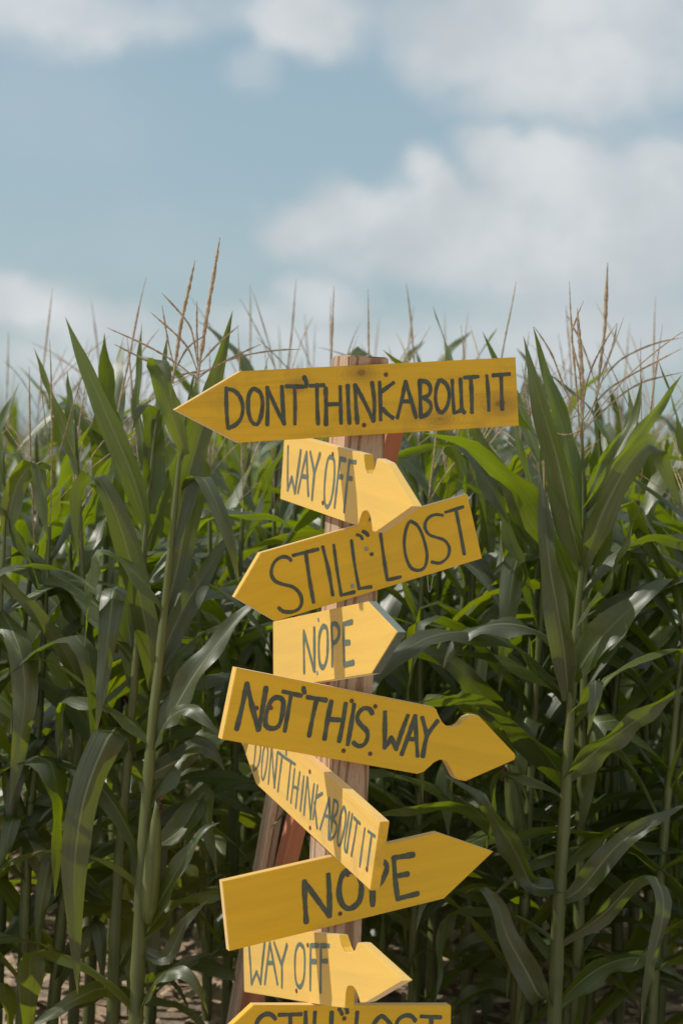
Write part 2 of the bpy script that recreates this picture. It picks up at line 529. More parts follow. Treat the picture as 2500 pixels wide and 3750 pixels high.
def make_sign(plane, th, outline, axis_pts, letters, screws, lw, paint, label, seed, zinc=False, ink_edges=()):
    """plane 'F' or 'L'; outline etc. are measured on the board's face"""
    if plane == 'F':
        ex, n = RT, FR
    else:
        ex, n = FR, LF
    o = ptop + n * th                        # a point of the board face's plane
    a, b = on_plane(*axis_pts[0], o, n), on_plane(*axis_pts[1], o, n)
    x = (b - a); x -= n * x.dot(n); x.normalize()
    y = n.cross(x)
    pts3 = [on_plane(px, py, o, n) for px, py in outline]
    cen = sum(pts3, Vector()) / len(pts3)
    mw = Matrix.Identity(4)
    for i, ax in enumerate((x, y, n)):
        for r in range(3):
            mw[r][i] = ax[r]
    mw.translation = cen
    inv = mw.inverted()
    to2 = lambda px, py: (lambda q: (q.x, q.y))(inv @ on_plane(px, py, o, n))
    root = empty('arrow_sign', mw=mw)
    tag(root, label, 'sign', 'yellow arrow boards on the post')
    poly = [to2(*p) for p in outline]
    area = sum(poly[i][0] * poly[(i + 1) % len(poly)][1] - poly[(i + 1) % len(poly)][0] * poly[i][1] for i in range(len(poly)))
    flip = area < 0
    if flip:
        poly = poly[::-1]
    bm = bmesh.new()
    fr = [bm.verts.new((px, py, 0)) for px, py in poly]
    bk = [bm.verts.new((px, py, -th)) for px, py in poly]
    bm.faces.new(fr)
    bm.faces.new(bk[::-1])
    k = len(poly)
    for i in range(k):
        f = bm.faces.new((fr[i], bk[i], bk[(i + 1) % k], fr[(i + 1) % k]))
        q = (k - 2 - i) % k if flip else i
        f.material_index = 1 if q in ink_edges else 0
    bmesh.ops.bevel(bm, geom=[e for e in bm.edges if (abs(e.verts[0].co.z - e.verts[1].co.z) < 1e-6)], offset=0.0012, segments=2, affect='EDGES')
    bo = mesh_obj('board', bm_mesh('board', bm), paint, root)
    bo.data.materials.append(M_INK)
    for li, strokes in enumerate(letters):
        st = [([to2(*p) for p in s], cl) for s, cl in strokes]
        mesh_obj('letter', stroke_mesh('letter', st, lw, seed * 100 + li), M_INK, root)
    for si, s in enumerate(screws):
        so_ = mesh_obj('screw', SCREW_Z if zinc else SCREW, None, root)
        px, py = to2(*s)
        so_.location = (px, py, 0.0004)
        so_.rotation_euler.z = si * 1.3
    return root


def S(c, *strokes):
    """letter: strokes given as tuples of points; a leading 'o' marks a closed stroke"""
    out = []
    for s in strokes:
        cl = s[0] == 'o'
        pts = s[1:] if cl else s
        out.append((cp(c, *pts), cl))
    return out


# front: DON'T THINK ABOUT IT
make_sign('F', 0.020,
    cp('c1', (5, 440), (485, 157)) + cp('c2', (1455, 55), (1480, 557)) + cp('c1', (470, 682)),
    [cp('c1', (470, 682))[0], cp('c2', (1480, 557))[0]],
    [S('c1', ((376, 280), (378, 430), (388, 575)), ((376, 288), (430, 298), (475, 345), (498, 420), (485, 500), (445, 550), (390, 575))),
     S('c1', ('o', (580, 285), (625, 315), (642, 390), (630, 490), (600, 548), (560, 525), (538, 450), (537, 360), (552, 310))),
     S('c1', ((676, 275), (680, 420), (676, 552)), ((676, 280), (798, 545)), ((783, 270), (790, 410), (800, 545))),
     S('c1', ((815, 268), (940, 272)), ((876, 278), (878, 545))),
     S('c1', ((945, 200), (962, 238), (962, 270))),
     S('c1', ((990, 265), (1092, 260)), ((1040, 255), (1042, 400), (1048, 545))),
     S('c1', ((1104, 282), (1106, 550)), ((1210, 270), (1216, 540)), ((1112, 402), (1212, 398))),
     S('c1', ((1265, 260), (1278, 540))),
     S('c1', ((1320, 258), (1336, 538)), ((1320, 258), (1455, 525)), ((1443, 240), (1460, 380), (1455, 520))),
     S('c2', ((458, 238), (464, 380), (466, 515)), ((560, 242), (510, 280), (475, 305)), ((480, 435), (515, 470), (555, 500))),
     S('c2', ((588, 500), (648, 232)), ((648, 232), (690, 370), (725, 497)), ((620, 380), (690, 378))),
     S('c2', ((752, 225), (756, 360), (760, 495)), ((752, 228), (810, 240), (832, 290), (815, 335), (770, 352)), ((775, 352), (825, 385), (835, 430), (805, 475), (760, 492))),
     S('c2', ('o', (905, 222), (945, 250), (968, 320), (955, 410), (915, 462), (885, 440), (868, 370), (872, 290), (888, 240))),
     S('c2', ((990, 222), (995, 350), (1003, 462)), ((1003, 462), (1040, 452), (1060, 435)), ((1050, 215), (1056, 340), (1060, 430), (1080, 462))),
     S('c2', ((1078, 205), (1180, 198)), ((1125, 205), (1132, 330), (1134, 460))),
     S('c2', ((1243, 190), (1258, 445))),
     S('c2', ((1288, 188), (1410, 178)), ((1348, 190), (1352, 330), (1356, 438)))],
    cp('c1', (1545, 183), (1385, 553)), 0.0086, M_YELA,
    "shaded weathered yellow arrow board reading DON'T THINK ABOUT IT, topmost on the post", 1)

# left: WAY OFF (upper)
make_sign('L', 0.020,
    cp('c3', (123, 48), (705, 205), (708, 262), (714, 315), (727, 350), (748, 362), (768, 352), (780, 328), (790, 288), (799, 236),
       (868, 268), (1062, 587), (790, 779), (766, 772), (760, 700), (752, 650), (735, 617), (712, 611), (690, 628), (675, 668), (663, 728), (600, 711), (90, 535)),
    cp('c3', (90, 535), (600, 711)),
    [S('c3', ((150, 150), (147, 468)), ((147, 468), (178, 374)), ((178, 374), (200, 488)), ((200, 488), (243, 180))),
     S('c3', ((222, 487), (285, 192)), ((285, 192), (298, 508)), ((250, 368), (296, 372))),
     S('c3', ((312, 192), (342, 345)), ((384, 202), (342, 345)), ((342, 345), (325, 536))),
     S('c3', ('o', (455, 225), (482, 238), (490, 300), (485, 420), (465, 540), (440, 592), (420, 568), (415, 480), (425, 335), (440, 252))),
     S('c3', ((530, 235), (490, 595)), ((530, 238), (572, 250)), ((514, 368), (548, 374))),
     S('c3', ((598, 252), (560, 626)), ((600, 262), (646, 264)), ((592, 382), (617, 386)))],
    cp('c3', (478, 205), (405, 562)), 0.0098, M_YEL,
    'sunlit yellow notched arrow board reading WAY OFF, directly under the topmost board', 2)

# front: STILL LOST
make_sign('F', 0.019,
    cp('c4', (80, 815), (270, 490)) + cp('c5', (1183, 60), (1290, 530)) + cp('c4', (380, 990)),
    [cp('c4', (380, 990))[0], cp('c5', (1290, 530))[0]],
    [S('c4', ((490, 545), (465, 522), (420, 520), (375, 550), (350, 600), (348, 655), (375, 697), (430, 720), (500, 738), (545, 775), (567, 820), (565, 870), (540, 905), (490, 923), (430, 918), (400, 892))),
     S('c4', ((505, 508), (688, 463)), ((598, 488), (625, 680), (655, 852))),
     S('c4', ((722, 445), (765, 620), (795, 798))),
     S('c4', ((803, 432), (825, 600), (858, 800)), ((858, 800), (955, 776))),
     S('c4', ((932, 398), (955, 570), (988, 752)), ((988, 752), (1078, 738))),
     S('c4', ((972, 357), (998, 365), (1012, 388)), ((1016, 332), (1040, 345), (1054, 362))),
     S('c4', ((1074, 500), (1086, 498))),
     S('c4', ((1145, 348), (1170, 530), (1195, 688)), ((1195, 688), (1292, 666))),
     S('c5', ('o', (765, 257), (812, 285), (850, 355), (880, 460), (885, 530), (868, 595), (825, 618), (772, 602), (738, 540), (720, 450), (722, 370), (738, 298))),
     S('c5', ((1000, 215), (955, 208), (905, 225), (875, 265), (872, 310), (900, 355), (950, 375), (1010, 395), (1045, 440), (1048, 490), (1025, 535), (975, 565), (920, 556))),
     S('c5', ((1020, 192), (1150, 152)), ((1098, 178), (1130, 340), (1158, 498)))],
    cp('c4', (1042, 460), (940, 733)), 0.0074, M_YEL,
    'shaded yellow left-pointing arrow board with steep tilt reading STILL LOST, upper of the two', 3, True)

# left: NOPE (upper)
make_sign('L', 0.0195,
    cp('c6', (198, 193), (893, 45), (1108, 270), (920, 575), (200, 690)),
    cp('c6', (200, 690), (920, 575)),
    [S('c6', ((428, 568), (425, 264)), ((425, 264), (500, 552)), ((503, 552), (502, 242))),
     S('c6', ('o', (568, 226), (593, 242), (600, 320), (597, 440), (580, 513), (560, 528), (542, 500), (535, 400), (541, 285))),
     S('c6', ((633, 518), (628, 220)), ((630, 216), (655, 208), (680, 240), (683, 290), (665, 335), (640, 353))),
     S('c6', ((716, 208), (722, 512)), ((716, 212), (780, 194)), ((722, 350), (760, 345)), ((724, 510), (790, 493)))],
    cp('c6', (532, 178), (523, 568)), 0.0108, M_YEL,
    'sunlit yellow pointed board reading NOPE, facing the sun between STILL LOST and NOT THIS WAY', 4, True, (1, 2))

# front: NOT THIS WAY
make_sign('F', 0.025,
    cp('c7', (173, 92)) + cp('c8', (815, 380), (835, 398), (850, 440), (870, 490), (897, 517), (935, 534), (985, 530), (1012, 513), (1030, 482), (1060, 455), (1100, 440), (1148, 447),
       (1408, 722), (1416, 745), (1408, 766), (1050, 923), (1000, 915), (970, 895), (955, 860), (940, 820), (915, 780), (880, 757), (850, 764), (810, 785), (780, 820), (745, 855), (695, 870))
    + cp('c7', (66, 617)),
    [cp('c7', (66, 617))[0], cp('c8', (695, 870))[0]],
    [S('c7', ((172, 542), (248, 207)), ((248, 207), (330, 548)), ((330, 548), (387, 237))),
     S('c7', ('o', (465, 308), (500, 318), (515, 352), (505, 440), (480, 518), (435, 538), (392, 523), (382, 480), (397, 400), (427, 332))),
     S('c7', ((512, 266), (645, 297)), ((572, 285), (524, 556))),
     S('c7', ((662, 238), (670, 276))),
     S('c7', ((690, 307), (828, 330)), ((757, 325), (702, 592))),
     S('c7', ((865, 338), (815, 614)), ((970, 353), (922, 632)), ((840, 470), (945, 475))),
     S('c7', ((1032, 362), (985, 653))),
     S('c7', ((1165, 428), (1145, 395), (1100, 390), (1065, 425), (1055, 470), (1085, 515), (1125, 555), (1130, 605), (1105, 655), (1060, 665), (1027, 640))),
     S('c7', ((1258, 417), (1255, 678)), ((1255, 678), (1303, 602)), ((1303, 602), (1340, 688)), ((1340, 688), (1425, 442))),
     S('c7', ((1380, 726), (1480, 445)), ((1480, 445), (1497, 740)), ((1425, 612), (1490, 618))),
     S('c8', ((730, 457), (762, 580)), ((843, 482), (765, 588)), ((765, 588), (735, 742)))],
    cp('c7', (1015, 335), (1187, 375), (955, 700), (1150, 722), (423, 385), (318, 388)), 0.0099, M_YEL,
    'shaded yellow notched arrow board pointing right and reading NOT THIS WAY', 5)

# left: DONT THINK ABOUT IT
make_sign('L', 0.020,
    cp('d1', (105, 14), (235, -122), (575, 165), (788, 345), (1143, 660), (1070, 1165), (235, 385)),
    cp('d1', (235, 385), (1070, 1165)),
    [S('d1', ((236, 70), (215, 280)), ((240, 58), (268, 105), (264, 190), (246, 258), (217, 286))),
     S('d1', ('o', (305, 95), (322, 130), (316, 225), (300, 318), (286, 352), (276, 325), (278, 240), (290, 140))),
     S('d1', ((350, 112), (325, 382)), ((352, 118), (370, 408)), ((392, 155), (369, 408))),
     S('d1', ((396, 150), (450, 194)), ((427, 176), (395, 436))),
     S('d1', ((458, 135), (456, 168))),
     S('d1', ((455, 196), (522, 240)), ((490, 225), (463, 496))),
     S('d1', ((518, 272), (490, 522)), ((556, 298), (526, 558)), ((504, 400), (545, 418))),
     S('d1', ((585, 330), (559, 578))),
     S('d1', ((612, 335), (586, 608)), ((612, 338), (636, 638)), ((661, 385), (634, 638))),
     S('d1', ((686, 395), (652, 640)), ((722, 452), (673, 482)), ((664, 520), (683, 708))),
     S('d1', ((772, 488), (704, 716)), ((772, 488), (766, 788)), ((735, 612), (778, 628))),
     S('d1', ((806, 502), (778, 772)), ((806, 502), (834, 525), (826, 595), (795, 640)), ((795, 642), (826, 685), (812, 760), (778, 790))),
     S('d1', ('o', (880, 552), (893, 600), (886, 690), (862, 795), (842, 838), (832, 800), (842, 700), (860, 595))),
     S('d1', ((918, 590), (885, 820), (890, 880)), ((940, 605), (900, 885))),
     S('d1', ((952, 632), (997, 674)), ((975, 660), (933, 910))),
     S('d1', ((1032, 710), (994, 988))),
     S('d1', ((1056, 730), (1106, 768)), ((1082, 755), (1046, 1018)))],
    cp('d1', (630, 293), (632, 705), (1048, 1005)), 0.0074, M_YELW,
    'sunlit yellow board sloping steeply down with thin lettering DONT THINK ABOUT IT', 6)

# front: NOPE
make_sign('F', 0.020,
    cp('d2', (68, 500)) + cp('d3', (965, 140), (1372, 280), (1010, 625)) + cp('d2', (120, 1010)),
    [cp('d2', (120, 1010))[0], cp('d3', (1010, 625))[0]],
    [S('d2', ((682, 798), (668, 498)), ((668, 498), (850, 752)), ((853, 752), (843, 448))),
     S('d2', ('o', (1000, 418), (1050, 430), (1078, 490), (1085, 570), (1065, 650), (1000, 698), (947, 668), (922, 590), (932, 490), (960, 435))),
     S('d2', ((1168, 670), (1160, 380)), ((1160, 375), (1220, 348), (1268, 372), (1265, 430), (1225, 503), (1168, 550))),
     S('d2', ((1322, 322), (1350, 628)), ((1322, 325), (1466, 302)), ((1338, 460), (1426, 443)), ((1350, 625), (1498, 587)))],
    cp('d2', (930, 735), (985, 450)), 0.0120, M_YEL,
    'shaded yellow right-pointing board reading NOPE in bold letters, above the lower WAY OFF', 7)

# left: WAY OFF (lower)
make_sign('L', 0.020,
    cp('d4', (178, 66), (880, 130), (890, 170), (903, 220), (922, 258), (950, 274), (985, 264), (1004, 240), (1012, 205), (1018, 186),
       (1050, 190), (1352, 466), (1080, 622), (1036, 630), (1024, 570), (1005, 526), (986, 502), (962, 494), (940, 505), (929, 555), (926, 668), (820, 652), (187, 550)),
    cp('d4', (187, 550), (820, 652)),
    [S('d4', ((220, 150), (243, 488)), ((243, 488), (280, 402)), ((280, 402), (308, 483)), ((308, 483), (342, 160))),
     S('d4', ((340, 488), (377, 190)), ((377, 190), (432, 488)), ((365, 335), (405, 335))),
     S('d4', ((408, 188), (462, 350)), ((502, 203), (462, 350)), ((465, 350), (465, 512))),
     S('d4', ('o', (597, 197), (623, 222), (632, 310), (625, 450), (597, 513), (570, 480), (560, 380), (563, 270), (577, 217))),
     S('d4', ((675, 205), (672, 532)), ((680, 208), (733, 208)), ((680, 325), (713, 325))),
     S('d4', ((750, 205), (748, 548)), ((755, 210), (810, 210)), ((758, 322), (797, 322)))],
    cp('d4', (655, 205), (572, 540)), 0.0098, M_YEL,
    'sunlit yellow notched arrow board reading WAY OFF, low on the post under the bold NOPE', 8)

# front: STILL LOST (lower)
make_sign('F', 0.020,
    cp('d4', (-20, 905), (258, 645)) + cp('d5', (1096, 645), (1103, 656), (1097, 1150)) + cp('d4', (258, 1150)),
    [cp('d4', (258, 1150))[0], cp('d5', (1097, 1150))[0]],
    [S('d4', ((415, 745), (388, 716), (345, 710), (300, 740), (277, 790), (295, 850), (360, 885), (430, 925), (450, 990), (400, 1040), (320, 1040), (285, 1010))),
     S('d4', ((442, 716), (606, 712)), ((524, 716), (526, 1040))),
     S('d4', ((637, 697), (627, 1040))),
     S('d4', ((706, 697), (695, 1040)), ((695, 1040), (785, 1036))),
     S('d4', ((828, 697), (812, 1040)), ((812, 1040), (900, 1036))),
     S('d4', ((882, 672), (904, 712)), ((930, 660), (942, 700))),
     S('d4', ((1015, 697), (995, 1040)), ((995, 1040), (1090, 1036))),
     S('d4', ('o', (1200, 725), (1262, 790), (1272, 900), (1232, 1020), (1180, 1032), (1122, 960), (1112, 850), (1148, 765))),
     S('d5', ((840, 760), (815, 728), (770, 720), (722, 745), (702, 795), (740, 865), (815, 915), (830, 985), (780, 1035), (720, 1020))),
     S('d5', ((882, 727), (1026, 735)), ((957, 737), (945, 1040)))],
    cp('d4', (920, 743)), 0.0090, M_YEL,
    'shaded yellow arrow board lying level and reading STILL LOST, lowest on the post', 9)

# ------------------------------------------------------------------ braces leaning behind the post
def plank(name, m, A, B, w, d, normal, parent=None, off=0.0):
    """board from A down to B with width w (across) and depth d along the normal"""
    ax = (A - B).normalized()
    n = (normal - ax * normal.dot(ax)).normalized()
    s = ax.cross(n)
    if s.x < 0: s = -s
    n = s.cross(ax) * -1 if s.cross(ax).dot(normal) < 0 else s.cross(ax)
    mw = Matrix.Identity(4)
    for i, a in enumerate((s, s.cross(ax) * -1 if False else ax.cross(s), ax)):
        for r in range(3):
            mw[r][i] = a[r]
    mw.translation = B + s * off
    bm = bmesh.new()
    bmesh.ops.create_cube(bm, size=1.0)
    L = (A - B).length
    for v in bm.verts:
        v.co = Vector((v.co.x * w, v.co.y * d, (v.co.z + 0.5) * L))
    bmesh.ops.bevel(bm, geom=list(bm.edges), offset=0.002, segments=1, affect='EDGES')
    o = mesh_obj(name, bm_mesh(name, bm), m)
    o.matrix_basis = mw
    return o


def extend_down(A, B, z=-0.05):
    d = (B - A)
    return A + d * ((z - A.z) / d.z)


A, B = Ps(1452, 1500, 4.20), Ps(1050, 3155, 4.62)
o = plank('brace', M_RED, A, extend_down(A, B), 0.038, 0.045, FR)
tag(o, 'salmon painted timber brace leaning up behind the post', 'brace')
A2, B2 = Ps(1022, 2860, 4.60), Ps(966, 3180, 4.68)
A2 = A2 + (A2 - B2) * 1.6
rb = empty('raw_brace', tuple(extend_down(A2, B2, 0.0)))
tag(rb, 'pale raw timber brace of two boards with dark gap strip beside the salmon brace', 'brace')
for nm, mm, of, w, d, ys_ in (('board', M_RAW, -0.010, 0.017, 0.045, 0.0), ('board', M_RAW, 0.0075, 0.016, 0.042, 0.006), ('strip', M_GREY, 0.0240, 0.015, 0.04, 0.012)):
    o = plank(nm, mm, A2 + Vector((0, ys_, 0)), extend_down(A2, B2) + Vector((0, ys_, 0)), w, d, FR, None, of)
    mwk = o.matrix_basis.copy()
    o.parent = rb
    o.matrix_basis = Matrix.Translation(-Vector(rb.location)) @ mwk

# ------------------------------------------------------------------ corn
def leaf_mesh(c, width, side, fold=0.35, wave=0.12, seed=0, na=6, base=0.45, name='leaf'):
    """ribbon leaf: c (n+1,3) centreline, side (n+1,3) width direction per station"""
    rnd = random.Random(seed)
    n = len(c) - 1
    t = frames(c)
    vs_, uv, fs = [], [], []
    ph1, ph2 = rnd.uniform(0, 6), rnd.uniform(0, 6)
    fr1, fr2 = rnd.uniform(12, 24), rnd.uniform(12, 24)
    for i in range(n + 1):
        v = i / n
        s = side[i] - t[i] * np.dot(side[i], t[i])
        s = s / (np.linalg.norm(s) + 1e-9)
        nn = np.cross(s, t[i])
        k = min(1.0, v / 0.2)
        w = (base + (1 - base) * k * k * (3 - 2 * k)) * (1 - max(0.0, (v - 0.3) / 0.7) ** 1.9)
        w = max(w, 0.015) * width * (1 + 0.05 * math.sin(ph1 + v * 17))
        fo = fold * (1.15 - 0.85 * v)
        for j in range(na + 1):
            q = 2 * j / na - 1
            h = abs(q) * w / 2 * fo
            wv = wave * width * q * q * math.sin((fr1 if q > 0 else fr2) * v + (ph1 if q > 0 else ph2)) * min(1, v * 4) * min(1.0, w / width * 1.2)
            vs_.append(c[i] + s * (q * w / 2 * (1 - 0.12 * fo)) + nn * (h + wv))
            uv.append((j / na, v))
    for i in range(n):
        for j in range(na):
            a = i * (na + 1) + j
            fs.append((a, a + 1, a + na + 2, a + na + 1))
    return pydata(name, vs_, fs, uv)


def stalk_mesh(c, r0_, r1_, nodes, ns=10):
    """jointed stalk: swollen nodes, slightly flaring sheaths"""
    n = len(c) - 1
    L = np.concatenate([[0], np.cumsum(np.linalg.norm(np.diff(c, axis=0), axis=1))])
    rr = []
    for i in range(n + 1):
        r = r0_ + (r1_ - r0_) * (L[i] / L[-1]) ** 1.5
        for nd in nodes:
            d = L[i] - nd
            if abs(d) < 0.012:
                r *= 1.0 + 0.20 * (1 - abs(d) / 0.012)
            elif 0 < d < 0.10:
                r *= 1.0 + 0.10 * (1 - d / 0.10)
        rr.append(r)
    return tube(c, rr, ns, 'stalk')


def spike_pts(rnd, base, d, L, n, droop):
    pts = [np.array(base)]
    d = np.array(d, float); d /= np.linalg.norm(d)
    for i in range(n):
        d = d + np.array((0, 0, -droop)) / n + np.array((rnd.uniform(-1, 1), rnd.uniform(-1, 1), 0)) * 0.035
        d /= np.linalg.norm(d)
        pts.append(pts[-1] + d * L / n)
    return np.array(pts)


def spike_mesh(pts, r, rnd, ns=5, sub=4):
    c = catmull([tuple(p) for p in pts], len(pts) * sub)
    n = len(c)
    rr = []
    for i in range(n):
        v = i / (n - 1)
        kn = 0.55 + 0.45 * rnd.random() if v > 0.22 else 0.5
        rr.append(r * kn * (1.0 if v < 0.8 else max(0.15, 1 - (v - 0.8) * 4.0)))
    return tube(c, rr, ns, 'branch', cap=False)


def merge(meshes, name):
    bm = bmesh.new()
    for me in meshes:
        bm.from_mesh(me)
        bpy.data.meshes.remove(me)
    me = bm_mesh(name, bm)
    return me


def tassel_parts(rnd, base, d, L, nb, r=0.0036):
    """returns spike mesh and branch meshes"""
    main = spike_mesh(spike_pts(rnd, base, d, L, 7, -0.02), r, rnd)
    br = []
    d = Vector(d).normalized()
    for k in range(nb):
        az = rnd.uniform(0, 6.28)
        sp = rnd.uniform(0.35, 0.95)
        bd = d + Vector((math.cos(az), math.sin(az), 0)) * sp
        b0 = Vector(base) + d * L * rnd.uniform(0.06, 0.32)
        br.append(spike_mesh(spike_pts(rnd, tuple(b0), tuple(bd), L * rnd.uniform(0.5, 0.8), 6, rnd.uniform(0.1, 0.8)), r * 0.62, rnd, 4, 3))
    return main, br


def ear_meshes(rnd, base, d, L, r):
    d = np.array(d, float); d /= np.linalg.norm(d)
    c = np.array([np.array(base) + d * L * k / 9 for k in range(10)])
    prof = [0.55, 0.85, 1.0, 1.02, 0.98, 0.92, 0.8, 0.62, 0.4, 0.2]
    husk = tube(c, [r * p for p in prof], 10, 'ear')
    tip = c[-1]
    silks = []
    for k in range(26):
        dd = d * 2.0 + np.array([rnd.uniform(-.3, .3), rnd.uniform(-.3, .3), rnd.uniform(-.2, .2)])
        pts = spike_pts(rnd, tuple(tip - d * 0.02), tuple(dd), rnd.uniform(0.02, 0.035), 5, rnd.uniform(1.0, 5.5))
        silks.append(tube(catmull([tuple(p) for p in pts], 8), [0.0011] * 9, 3, 'silk', cap=False))
    return husk, merge(silks, 'silk')


def proc_leaf(rnd, base, az, e0, bend, L, W, n=16, na=4, kink=None, twist=0.0, fold=0.35):
    d = np.array([math.cos(az), math.sin(az), 0.0])
    lat = np.array([-math.sin(az), math.cos(az), 0.0])
    p = np.array(base, float)
    c, side = [p.copy()], []
    sway = rnd.uniform(-0.5, 0.5)
    for i in range(n):
        v = (i + 0.5) / n
        e = e0 - bend * v ** 1.4
        if kink and v > kink[0]:
            e -= kink[1] * min(1.0, (v - kink[0]) / 0.10)
        e = max(e, -1.5)
        dd = d * math.cos(e) + np.array([0, 0, math.sin(e)]) + lat * sway * v * 0.5
        p = p + dd / np.linalg.norm(dd) * L / n
        c.append(p.copy())
    c = np.array(c)
    t = frames(c)
    for i in range(n + 1):
        tw = twist * (i / n) ** 1.2
        nn = np.cross(lat, t[i])
        side.append(lat * math.cos(tw) + nn * math.sin(tw))
    return leaf_mesh(c, W, np.array(side), fold, rnd.uniform(0.08, 0.24), rnd.randrange(10 ** 6), na)


def make_proto(seed):
    """a whole corn plant around the origin: list of (name, mesh, material, children)"""
    rnd = random.Random(seed)
    H = rnd.uniform(1.46, 1.60)
    lean = (rnd.uniform(-.03, .03), rnd.uniform(-.03, .03))
    ctrl = [(lean[0] * z * z + rnd.uniform(-.006, .006), lean[1] * z * z, z) for z in np.linspace(-0.04, H, 7)]
    c = catmull(ctrl, 64)
    nodes = []
    z = 0.10
    while z < H - 0.18:
        nodes.append(z)
        z += rnd.uniform(0.10, 0.135)
    parts = [('stalk', stalk_mesh(c, 0.0155, 0.0055, nodes, 8), M_STALK, [])]
    az = rnd.uniform(0, 6.28)
    PROTO_AZ.append(az)
    at = lambda zz: np.array([np.interp(zz, c[:, 2], c[:, 0]), np.interp(zz, c[:, 2], c[:, 1]), zz])
    for i, zz in enumerate(nodes):
        h = zz / H
        if h < 0.06:
            az += math.pi
            continue
        col_z = zz + 0.11 if h < 0.9 else zz + 0.05
        L = (0.50 + 0.34 * math.sin(math.pi * min(1, h * 0.95))) * rnd.uniform(0.85, 1.1)
        if h > 0.72: L *= 0.80
        W = (0.060 + 0.022 * math.sin(math.pi * h)) * rnd.uniform(0.8, 1.15)
        e0 = rad(rnd.uniform(48, 70) + (6 * h if h < .8 else -4))
        bend = rad(rnd.uniform(50, 110)) if h > 0.78 else rad(rnd.uniform(70, 150))
        if h > 0.72:
            e0 = rad(rnd.uniform(64, 82)); bend = rad(rnd.uniform(10, 75)); L *= 0.95
        if h < 0.4:
            L *= 1.15; e0 = rad(rnd.uniform(30, 62)); bend = rad(rnd.uniform(70, 130))
        kink = (rnd.uniform(0.35, 0.65), rad(rnd.uniform(60, 120))) if rnd.random() < 0.30 else None
        mm = rnd.choice([M_LEAF, M_LEAF, M_LEAF2, M_LEAF2, M_LEAF3]) if h > 0.3 else rnd.choice([M_LEAF, M_LEAF3, M_LEAF3])
        parts.append(('leaf', proc_leaf(rnd, tuple(at(col_z)), az + rnd.uniform(-.45, .45), e0, bend, L, W, 16, 4, kink, rnd.uniform(-1.0, 1.0)), mm, []))
        az += math.pi
    base = at(H)
    main, br = tassel_parts(rnd, tuple(base - np.array([0, 0, 0.01])), (lean[0] * 2 + rnd.uniform(-.12, .12), rnd.uniform(-.1, .1), 1), rnd.uniform(0.40, 0.52), rnd.randint(2, 5), 0.0034)
    parts.append(('tassel', main, M_TASSEL, [('branch', merge(br, 'branch'), M_TASSEL)]))
    if rnd.random() < 0.3:
        zz = nodes[len(nodes) // 2] + 0.01
        b = at(zz)
        a2 = az + rnd.uniform(-.5, .5)
        husk, silk = ear_meshes(rnd, tuple(b + np.array([math.cos(a2) * .018, math.sin(a2) * .018, 0])), (math.cos(a2) * .28, math.sin(a2) * .28, 1), rnd.uniform(.19, .24), .024)
        parts.append(('ear', husk, M_HUSK, [('silk', silk, M_SILK)]))
    for nm, me, mm, ch in parts:
        if not me.materials: me.materials.append(mm)
        for c_ in ch:
            if not c_[1].materials: c_[1].materials.append(c_[2])
    return parts


PROTO_AZ = []
PROTOS = [make_proto(100 + k) for k in range(14)]


def place(parts, loc, rz, sc, label, group, tilt=(0, 0), tassel_scale=None):
    if label == LBL:
        if tassel_scale == 0:
            label = 'green corn plant without any tassel standing among the rows behind the signpost'
        elif any(p[0] == 'ear' for p in parts):
            label = 'tasselled corn plant carrying a green ear in the rows behind the signpost'
    root = empty('corn_plant', loc)
    root.rotation_euler = (tilt[0], tilt[1], rz)
    root.scale = (sc, sc, sc)
    tag(root, label, 'corn plant', group)
    for nm, me, mm, ch in parts:
        if nm == 'tassel' and tassel_scale == 0:
            continue
        o = mesh_obj(nm, me, None, root)
        for c_ in ch:
            mesh_obj(c_[0], c_[1], None, o)
    return root


LBL = 'tasselled corn plant bearing no ear in the rows behind the signpost'
GRP = 'corn plants in the field rows'
rnd = random.Random(11)
placed = []

TLBL = ['corn plant whose blurred tassel rises over the arrowhead shoulder of the top board', 'corn plant with a leaning tassel spike beyond the middle of the top board',
    'corn plant with a straight tassel just beside the lit side of the post top', 'corn plant with a straight dark tassel directly behind the post top', 'corn plant with a slanting tassel just past the shaded side of the post top',
    'corn plant with a faint slanting tassel behind the word ABOUT', 'corn plant with a thick tassel behind the square end of the top board', 'corn plant with a faint tassel beyond the thick knuckled stalk',
    'corn plant with a pale short tassel behind the word ABOUT', 'corn plant with an upright faint tassel above the word IT', 'corn plant with a pale blurred tassel beyond the broad upright blade',
    'corn plant with a thin slanting tassel near the field corner leaves', 'corn plant with a sharp brown tassel between the upright narrow blades', 'corn plant with a slanting tassel behind the paired upright leaves']
# plants whose tassels stand out against the sky: (x, y of tassel tip in the 1568-wide picture, depth)
TIPS = [(575, 652, 6.6), (680, 640, 5.9), (767, 657, 5.3), (845, 663, 5.2), (933, 650, 5.7), (950, 700, 6.6), (1185, 645, 5.2), (1505, 680, 6.0),
        (1022, 715, 7.2), (1075, 714, 6.6), (210, 690, 6.8), (120, 662, 6.2), (335, 637, 5.1), (1300, 700, 6.4), (700, 720, 7.4), (1240, 760, 7.6), (20, 760, 7.0), (1445, 740, 7.2), (640, 745, 7.8), (870, 730, 7.9)]


def proto_top(parts):
    for nm, me, mm, ch in parts:
        if nm == 'tassel':
            return max((v.co for v in me.vertices), key=lambda q: q.z).copy()


